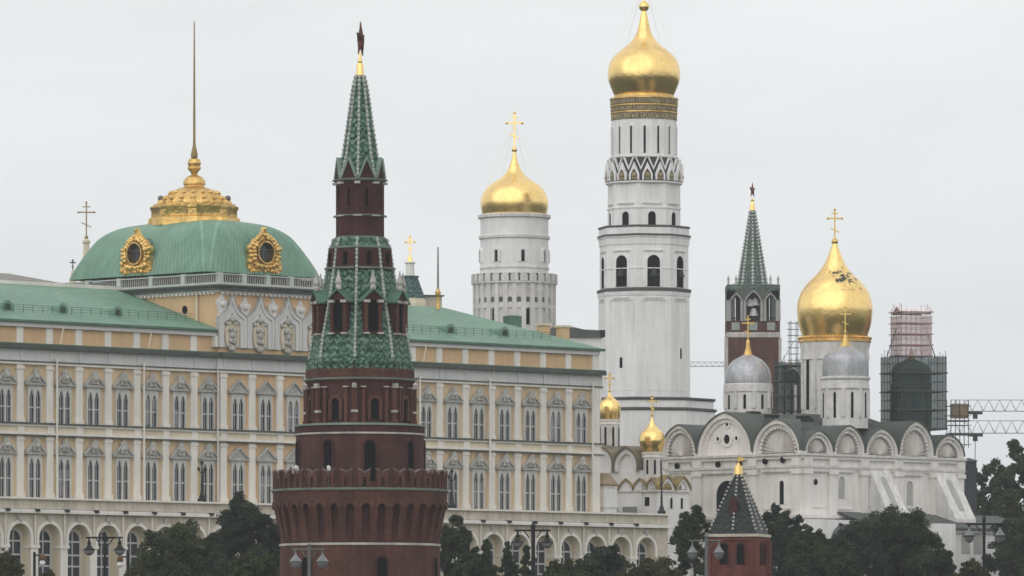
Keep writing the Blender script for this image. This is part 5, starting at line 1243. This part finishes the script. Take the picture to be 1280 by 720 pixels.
# upper tent with triangular gables at its foot
oct_([(29.5, 224.5), (25, 205), (21.5, 196), (16, 160), (8.9, 110), (5.2, 94)], TILE, 'spire')
rib_('spire_rib', [(29.3, 222), (21.8, 196), (16.3, 160), (9.2, 110), (5.5, 94)], .165, 5.2)
rg = 29*u*c8; gh = 29*u*math.sin(math.pi/8)
tg = MB().poly([(-gh*.93, Z(223.5, d)-z0), (0, Z(201, d)-z0), (gh*.93, Z(223.5, d)-z0)], -rg-.12, -rg+.3).mesh('spire_gable'); tg.materials.append(BRICKD)
te = MB().ring([(-gh*1.04, Z(224, d)-z0), (0, Z(197.5, d)-z0), (gh*1.04, Z(224, d)-z0)], [(-gh*.88, Z(224, d)-z0), (0, Z(201.5, d)-z0), (gh*.88, Z(224, d)-z0)], -rg-.32, -rg+.1).mesh('gable_edge'); te.materials.append(mat('pale_green_tile', (.22, .29, .24), .5, var=.3))
tr = MB()
for sg in (-1, 1): tr.add([(sg*gh, -rg, Z(224, d)-z0), (0, -rg, Z(198, d)-z0), (0, -19*u*c8, Z(196, d)-z0), (sg*gh*.7, -19*u, Z(215, d)-z0)], [(0, 1, 2, 3)])
tr = tr.mesh('gable_roof'); tr.materials.append(TILE)
for i in range(8):
    o = part('spire_gable', tg, None, T, (0, 0, 0), OT+R(45*i+22.5)); part('gable_edge', te, None, o); part('gable_roof', tr, None, o)
part('finial', MB().lathe(P([(5.4, 94.5), (5.4, 92.5), (4.6, 91), (4.2, 82), (3.4, 80), (2.6, 78.5), (2.9, 77), (2.9, 75), (1.8, 73.5), (1.6, 66)]), 20), GOLD, T)
st = part('star', star_mb(22*u, 4.4*u), RUBY, T, (.05, 0, Z(50, d)-z0), R(79))
fr = MB(); pts = [((22.6 if i % 2 == 0 else 9.2)*u*math.sin(math.pi*i/5), (22.6 if i % 2 == 0 else 9.2)*u*math.cos(math.pi*i/5)) for i in range(10)]
for i in range(10): a_, b_ = pts[i], pts[(i+1) % 10]; fr.tube((a_[0], 0, a_[1]), (b_[0], 0, b_[1]), .06, 5)
for i in range(10): fr.tube((pts[i][0], 0, pts[i][1]), (0, -4.5*u, 0), .035, 4)
part('star_rim', fr, BRONZE, st)
# small white fittings standing on the parapet walk
for px, lab in ((370.5, 'small white floodlight behind the battlements near the left edge of the brick drum'), (410.5, 'small white hooded floodlight before the arched drum opening')):
    dd = d-80*u*.9 if px > 400 else d-35*u; o = thing('floodlight', lab, 'floodlight', (X(px, dd), dd, Z(611, dd)), 0, 'floodlights on the battlements'); zz = o.location.z
    part('post', MB().tube((0, 0, 0), (0, 0, Z(589, dd)-zz), .06, 6), LAMPG, o); part('lamp_head', MB().ball((0, 0, Z(584.5, dd)-zz), .17, 10, 1.4).box(-.10, .22, -.10, .18, Z(588, dd)-zz, Z(583, dd)-zz), WHITEP, o)

# ================================================================== SMALL SQUARE WALL TOWER
d = 700.0; z0 = gz(d); u = d/F; Q = thing('wall_tower', 'small square brick tower with a dark studded pyramid roof and gilded tip', 'tower', (X(923, d), d, z0), R(-16))
P = lambda pts: prof(pts, d, z0)
hs = 30.5*u
part('brick_body', MB().box(-hs, hs, -hs, hs, 0, Z(668, d)-z0), BRICK2, Q)
part('cornice', MB().box(-hs-.28, hs+.28, -hs-.28, hs+.28, Z(671.5, d)-z0, Z(668, d)-z0), BEIGE, Q)
part('cornice', MB().box(-hs-.15, hs+.15, -hs-.15, hs+.15, Z(676, d)-z0, Z(671.5, d)-z0), BRICK2, Q)
b = MB(); n = 4; b.lathe(P([(44.5, 668.5), (40, 660), (5.0, 593)]), 4, ph=R(45)); part('tent_roof', b, TILED, Q)
for i in range(8):
    a = R(45*i); f_ = 1 if i % 2 else .7071; b = MB()
    for k in range(15):
        t = (k+.5)/15; r_ = (42+(5.4-42)*t)*f_+.5; b.ball((r_*u*math.sin(a), -r_*u*math.cos(a), Z(664+(593-664)*t, d)-z0), .135, 6)
    part('tent_rib', b, STONE, Q)
arch_tile = None
for j, a in enumerate((0, R(90))):
    for x in (-10.5, 10.5):
        o = part('window', MB().poly(arch(9*u, 26*u, 8), -.05, .2), DARK, Q, (x*u*math.cos(a)+hs*math.sin(a), x*u*math.sin(a)-hs*math.cos(a), Z(706, d)-z0), a)
        part('frame', MB().ring(arch(12*u, 27.6*u, 8), arch(9*u, 26*u, 8), -.14, .1), BRICKD, o)
for sx2, sy2 in ((-1, -1), (1, -1), (1, 1)): part('corner_pilaster', MB().box(sx2*hs-.3, sx2*hs+.3, sy2*hs-.3, sy2*hs+.3, 0, Z(676, d)-z0), BRICK2, Q)
part('dormer', MB().poly([(-.45, 0), (-.45, 1.3), (0, 1.9), (.45, 1.3), (.45, 0)], 0, 2), BRICKD, Q, (-1.2*u, -22.6*u, Z(643, d)-z0))
part('gilded_tip', MB().lathe(P([(5.5, 593), (5.2, 583), (2.2, 581.5), (1.4, 579)]), 16), GOLD, Q)
part('weather_vane', MB().tube((0, 0, Z(580, d)-z0), (0, 0, Z(569, d)-z0), .07, 6).poly([(-.05, Z(577, d)-z0), (-.05, Z(571.5, d)-z0), (.6, Z(572.5, d)-z0), (.45, Z(576, d)-z0)], -.03, .03), GOLDR, Q, (0, 0, 0), R(16))

# ================================================================== STREET LAMPS
def double_lamp(label, px, d, y_arm, xl, xr, ytop, style, post_r=1.6, m=LAMPG):
    z0 = gz(d); u = d/F; o = thing('street_lamp', label, 'street lamp', base(px, d), 0, 'double lanterns along the embankment road'); za = Z(y_arm, d)-z0
    part('post', MB().lathe([(.34, 0), (.34, .5), (.2, .7), (post_r*u*1.1, 1.5), (post_r*u, za+.2), (post_r*u*1.5, za+.25), (post_r*u*.8, za+.35), (post_r*u*1.3, Z(ytop+3, d)-z0), (.03, Z(ytop-1.5, d)-z0)], 14), m, o)
    b = MB(); a, c = (xl-px)*u, (xr-px)*u; b.tube((a-.2, 0, za), (c+.2, 0, za), .055, 6)
    for x in (a, c): b.tube((x*.25, 0, za-.45), (x*.6, 0, za), .035, 5); b.tube((x, 0, za), (x, 0, za-.2), .06, 6)
    part('arm', b, m, o)
    for x in (a, c):
        if style == 'bell':
            l_ = part('lantern', MB().lathe([(.06, za-.15), (.12, za-.3), (.1, za-.42), (.24, za-.62), (.36, za-.68), (.36, za-.74)], 16, (x, 0)), m, o); part('lamp_glass', MB().lathe([(.33, za-.74), (.28, za-.92), (.14, za-1.04), (.02, za-1.07)], 16, (x, 0)), LAMPGL, l_)
        else:
            l_ = part('lantern', MB().lathe([(.05, za-.2), (.1, za-.35), (.3, za-.62), (.36, za-.66), (.36, za-.72)], 12 if style == 'globe' else 6, (x, 0)), LAMPGL if style != 'bell2' else m, o); part('lamp_glass', MB().lathe([(.34, za-.72), (.30, za-.9), (.2, za-1.06), (.06, za-1.12)], 12 if style == 'globe' else 6, (x, 0)), LAMPGL, l_); part('rim', MB().lathe([(.37, za-.74), (.37, za-.69)], 12, (x, 0)), m, l_)
    return o
double_lamp('dark double lantern lamp post in front of the left palace arches', 131, 400, 672, 111.5, 149.5, 668, 'bell', 1.5, IRON)
double_lamp('grey double globe lamp post in front of the round brick tower', 386.5, 400, 687, 369.5, 403, 679, 'globe', 2.4)
double_lamp('dark double lantern lamp post before the arches right of the round tower', 666.5, 400, 663, 647, 684, 654, 'bell', 2.6, IRON)
double_lamp('grey double lantern lamp post beside the small square tower', 883, 400, 676, 865.5, 898.5, 667, 'hex', 2.2)
double_lamp('double lantern lamp post near the right edge in front of the church gallery', 1230, 400, 655, 1211.5, 1250, 645, 'hex2', 1.9, IRON)
def single_lamp(label, px, d, y, side):
    o = thing('street_lamp', label, 'street lamp', base(px, d), 0, 'small bracket lamps by the palace'); z0 = gz(d); u = d/F; za = Z(y, d)-z0
    part('post', MB().tube((0, 0, 0), (0, 0, za+.2), .09, 8), IRON, o); part('arm', MB().tube((0, 0, za), (side*10*u, 0, za), .05, 6), IRON, o)
    part('lantern', MB().lathe([(.05, za+.1), (.16, za), (.2, za-.15), (.2, za-.3)], 12, (side*10*u, 0)), BRONZE, o); part('lamp_glass', MB().ball((side*10*u, 0, za-.48), .19, 10), WHITEP, o)
single_lamp('small bracket lamp with white globe before the second palace arch', 43, 420, 694, 1)
single_lamp('small dark bracket lamp beside the fourth palace arch', 160, 420, 696, -1)
# ornate lamp posts standing on the terrace parapet
for px, lab in ((252.5, 'dark ornate lamp post on the terrace above the left trees'), (565, 'dark ornate lamp post on the terrace just right of the round tower'), (827, 'dark ornate lamp post at the right end of the terrace')):
    k = (px-640)/F; t_ = TA+.1; s_ = (k*(PD+.70711*t_)-PO[0]+.70711*t_)/(.70711*(1-k)); wx, wy_ = PO[0]+.70711*(s_-t_), PD+.70711*(s_+t_)
    zb5 = zp(621.6); o = thing('lamp_post', lab, 'lamp post', (wx, wy_, zb5), 0, 'lamp posts on the palace terrace'); hh = 5.6 if px > 800 else 5.0
    part('post', MB().lathe([(.6, 0), (.6, .35), (.4, .55), (.32, .9), (.2, 1.2), (.15, 2.2), (.22, 2.3), (.13, 2.4), (.1, hh)], 12), IRON, o)
    if px < 800:
        b = MB()
        for sg in (-1, 1): b.tube((0, 0, hh-1.2), (sg*.45, 0, hh-.9), .07, 5); b.ball((sg*.45, 0, hh-.6), .2, 8, 1.3)
        b.ball((0, 0, hh+.2), .22, 8, 1.4); part('lanterns', b, IRON, o)
    else: part('finial', MB().lathe([(.16, hh-1.6), (.2, hh-1.3), (.09, hh-.9), (.06, hh+.2)], 8), IRON, o)

# ================================================================== TREES
def tree(name, label, px, d, ytop, halfw, ybot, kind, n=9000, seed=0, shape='round', leaf=.30, group='trees on the slope below the palace'):
    z0 = gz(d); u = d/F; rs = np.random.RandomState(seed); H = Z(ytop, d)-z0; Rr = halfw*u; zb = max(1.2, Z(ybot, d)-z0)
    o = thing(name, label, 'tree', base(px, d), 0, group)
    ch = H-zb
    t = MB(); rt = max(.16, H*.022); prev = Vector((0, 0, 0)); segs = []
    for k in range(1, 7):
        p = Vector((rs.uniform(-.2, .2)*k*.3, rs.uniform(-.2, .2)*k*.3, H*.82*k/6)); t.tube(prev, p, rt*(1-.14*(k-1)), 8, rt*(1-.14*k)); segs.append(p); prev = p
    C = []
    if shape == 'round':
        nl = 27; lobes = []
        for i in range(nl):
            th_ = 2*math.pi*(i*.382)+rs.uniform(-.4, .4); v = (i+.5)/nl; v = v**.85
            env = Rr*math.sin(math.pi*min(.96, .24+.68*v))**.5*(1+.12*math.sin(2*th_+seed)+.08*math.sin(3*th_+seed*2))
            r_ = env*rs.uniform(.15, .84); lr = Rr*rs.uniform(.24, .42)*(1-.25*v)
            c = Vector((r_*math.cos(th_), r_*math.sin(th_), zb+ch*(.04+.80*v))); c.z = min(c.z, H-lr*.85); lobes.append((c, lr))
            q = segs[min(5, max(1, int(c.z/H*4.5)))]; t.tube(q, c, rt*.34, 5, .05)
        lobes.append((Vector((rs.uniform(-.15, .15)*Rr, 0, H-Rr*.24)), Rr*.26))
        for c, lr in lobes:
            for k in range(10):
                dv = rs.normal(size=3); dv /= np.linalg.norm(dv); b0 = lr*rs.uniform(.24, .52); p = c+Vector(dv)*lr*rs.uniform(.25, .95)
                p.z = min(p.z, H-b0*.5); C.append((p, b0))
                if k < 3: t.tube(c, p, .06, 4, .02)
    else:
        for i in range(64):
            v = rs.rand()**1.1; th_ = rs.uniform(0, 2*math.pi); env = Rr*1.25*(1-v)+.1; r_ = env*rs.uniform(.1, .9); c = Vector((r_*math.cos(th_), r_*math.sin(th_), zb+ch*.97*v)); br = max(.25, Rr*(.44-.34*v)*rs.uniform(.7, 1.1))
            br = min(br, max(.3, H-c.z)); C.append((c, br)); q = segs[min(5, max(1, int(c.z/H*5)))]; t.tube(q, c, rt*.25, 5, .03)
    part('trunk', t, BARK, o)
    tot = sum(b_**2 for _, b_ in C); V = []; 
    for c, br in C:
        m_ = int(n*4.4*br**2/tot); dv = rs.normal(size=(m_, 3)); dv /= np.linalg.norm(dv, axis=1)[:, None]; tail = np.where(rs.rand(m_) < .16, rs.uniform(1.0, 1.42, m_), 1.0)
        rad = tail* br*rs.uniform(.12, 1.15, m_)**.5*(1+.16*np.sin(dv[:, 0]*7+c.x)*np.cos(dv[:, 2]*6+c.y)); dv[:, 2] *= .85
        V.append(np.array(c)+dv*rad[:, None])
    ctr = np.concatenate(V); m_ = len(ctr)
    a = rs.normal(size=(m_, 3)); a /= np.linalg.norm(a, axis=1)[:, None]; b_ = np.cross(a, rs.normal(size=(m_, 3))); b_ /= np.linalg.norm(b_, axis=1)[:, None]
    sz = leaf*rs.uniform(.55, 1.35, m_)[:, None]; vs = np.stack([ctr-a*sz, ctr-b_*sz*.6, ctr+a*sz, ctr+b_*sz*.6], 1).reshape(-1, 3)
    me = bpy.data.meshes.new('crown'); me.vertices.add(len(vs)); me.vertices.foreach_set('co', vs.astype(np.float32).ravel()); me.loops.add(m_*4); me.loops.foreach_set('vertex_index', np.arange(m_*4, dtype=np.int32))
    me.polygons.add(m_); me.polygons.foreach_set('loop_start', np.arange(0, m_*4, 4, dtype=np.int32)); me.update(calc_edges=True); me.validate()
    part('crown', me, LEAF[kind], o)
    return o
TREES = [
 ('deciduous_tree', 'olive green treetop at the bottom left corner of the palace', 8, 790, 686, 30, 770, 1, 5000, 'round'),
 ('deciduous_tree', 'broad dark tree with a tall crown left of the round brick tower', 303, 800, 616, 60, 760, 3, 14000, 'round'),
 ('deciduous_tree', 'rounded olive green tree before the palace arches left of the tallest', 222, 770, 650, 64, 760, 2, 12000, 'round'),
 ('shrub_tree', 'low green bush at the foot of the round tower, left side', 318, 720, 688, 46, 770, 2, 5000, 'round'),
 ('shrub_tree', 'low dark reddish bush below the left lamp post', 172, 740, 706, 26, 760, 1, 3500, 'round'),
 ('shrub_tree', 'low scrubby bush under the second palace arch', 60, 760, 713, 24, 760, 1, 2500, 'round'),
 ('deciduous_tree', 'dark tree hugging the right side of the round brick tower', 566, 790, 643, 36, 760, 0, 8000, 'round'),
 ('young_conifer', 'first small conifer right of the round tower', 607, 740, 674, 20, 750, 0, 4200, 'cone'),
 ('young_conifer', 'second small conifer, directly left of the middle lamp post', 634, 740, 677, 17, 750, 3, 3600, 'cone'),
 ('young_conifer', 'third small conifer, behind the middle lamp post', 658, 735, 682, 17, 750, 0, 3600, 'cone'),
 ('shrub_tree', 'low bushes edge below the arches right of the middle lamp post', 700, 720, 701, 44, 755, 2, 4500, 'round'),
 ('deciduous_tree', 'small round tree before the arcade right of the middle lamp post', 757, 770, 678, 38, 755, 3, 6500, 'round'),
 ('shrub_tree', 'low hedge-like bush left of the small square tower', 815, 740, 698, 58, 755, 1, 6000, 'round'),
 ('deciduous_tree', 'dark round tree at the right end of the arcade, left of the small tower', 868, 850, 631, 35, 755, 0, 9000, 'round'),
 ('deciduous_tree', 'dark ragged tree close behind the small square tower, right side', 975, 860, 630, 40, 755, 3, 9000, 'round'),
 ('deciduous_tree', 'lower rounded tree between the ragged tree and the widest tree', 1012, 840, 658, 36, 755, 0, 7000, 'round'),
 ('deciduous_tree', 'widest dark tree in front of the cathedral buttresses', 1122, 850, 634, 74, 770, 0, 18000, 'round'),
 ('deciduous_tree', 'smaller dark tree on the left flank of the widest tree', 1066, 840, 650, 42, 760, 3, 8500, 'round'),
 ('shrub_tree', 'low purple-brown bush under the right lamp post', 1215, 760, 699, 34, 755, 1, 5000, 'round'),
 ('shrub_tree', 'low bush below the arches between the conifers and the small round tree', 728, 745, 697, 26, 755, 0, 3500, 'round'),
 ('shrub_tree', 'low bush at the foot of the small conifers', 600, 720, 700, 40, 755, 0, 4500, 'round'),
 ('shrub_tree', 'low bush at the foot of the lower rounded tree', 1000, 790, 690, 48, 770, 3, 6000, 'round'),
 ('deciduous_tree', 'dark filler tree between the olive tree and the tallest left tree', 266, 805, 662, 46, 770, 0, 9000, 'round'),
 ('deciduous_tree', 'dark tree squeezed between the tallest left tree and the round tower', 338, 810, 655, 34, 770, 0, 7000, 'round'),
 ('shrub_tree', 'rounded bush between the dark tree and the first small conifer', 588, 760, 684, 30, 755, 3, 5000, 'round'),
 ('shrub_tree', 'broad low bush before the dark arched canopy', 1042, 800, 684, 44, 770, 0, 6500, 'round'),
 ('shrub_tree', 'low bush at the right foot of the widest tree', 1178, 800, 680, 32, 770, 3, 6000, 'round'),
 ('deciduous_tree', 'tall light green tree against the sky at the right edge', 1264, 1150, 551, 48, 720, 2, 15000, 'round'),
 ('deciduous_tree', 'dark tree just right of the small dark tower block', 1222, 1110, 590, 40, 720, 0, 10000, 'round'),
 ('deciduous_tree', 'green tree in front of the tall one at the right edge', 1250, 1080, 610, 50, 740, 2, 12000, 'round'),
 ('deciduous_tree', 'darkest low tree at the far right behind the right lamp post', 1272, 1000, 645, 52, 740, 0, 9000, 'round'),
]
for i, (nm, lab, px, d, yt, hw_, yb, kind, n, shp) in enumerate(TREES):
    tree(nm, lab, px, d, yt, hw_, yb, kind, n, 100+i, shp, leaf=.155 if d < 900 else .22, group='trees on the slope below the palace' if d < 950 else 'trees behind the cathedral')

# ================================================================== AIR
hz = MB().box(-4300, 4300, -420, 5200, 5, 118); h_ = part('haze', hz, None); h_['kind'] = 'stuff'
hm_ = bpy.data.materials.new('haze_air'); hm_.use_nodes = True; n_ = hm_.node_tree.nodes; n_.clear()
vo = n_.new("ShaderNodeVolumePrincipled"); vo.inputs["Color"].default_value = (.93, .96, 1, 1); vo.inputs["Density"].default_value = HAZE; vo.inputs["Anisotropy"].default_value = .2
ou = n_.new("ShaderNodeOutputMaterial"); hm_.node_tree.links.new(vo.outputs[0], ou.inputs["Volume"]); h_.data.materials.append(hm_)
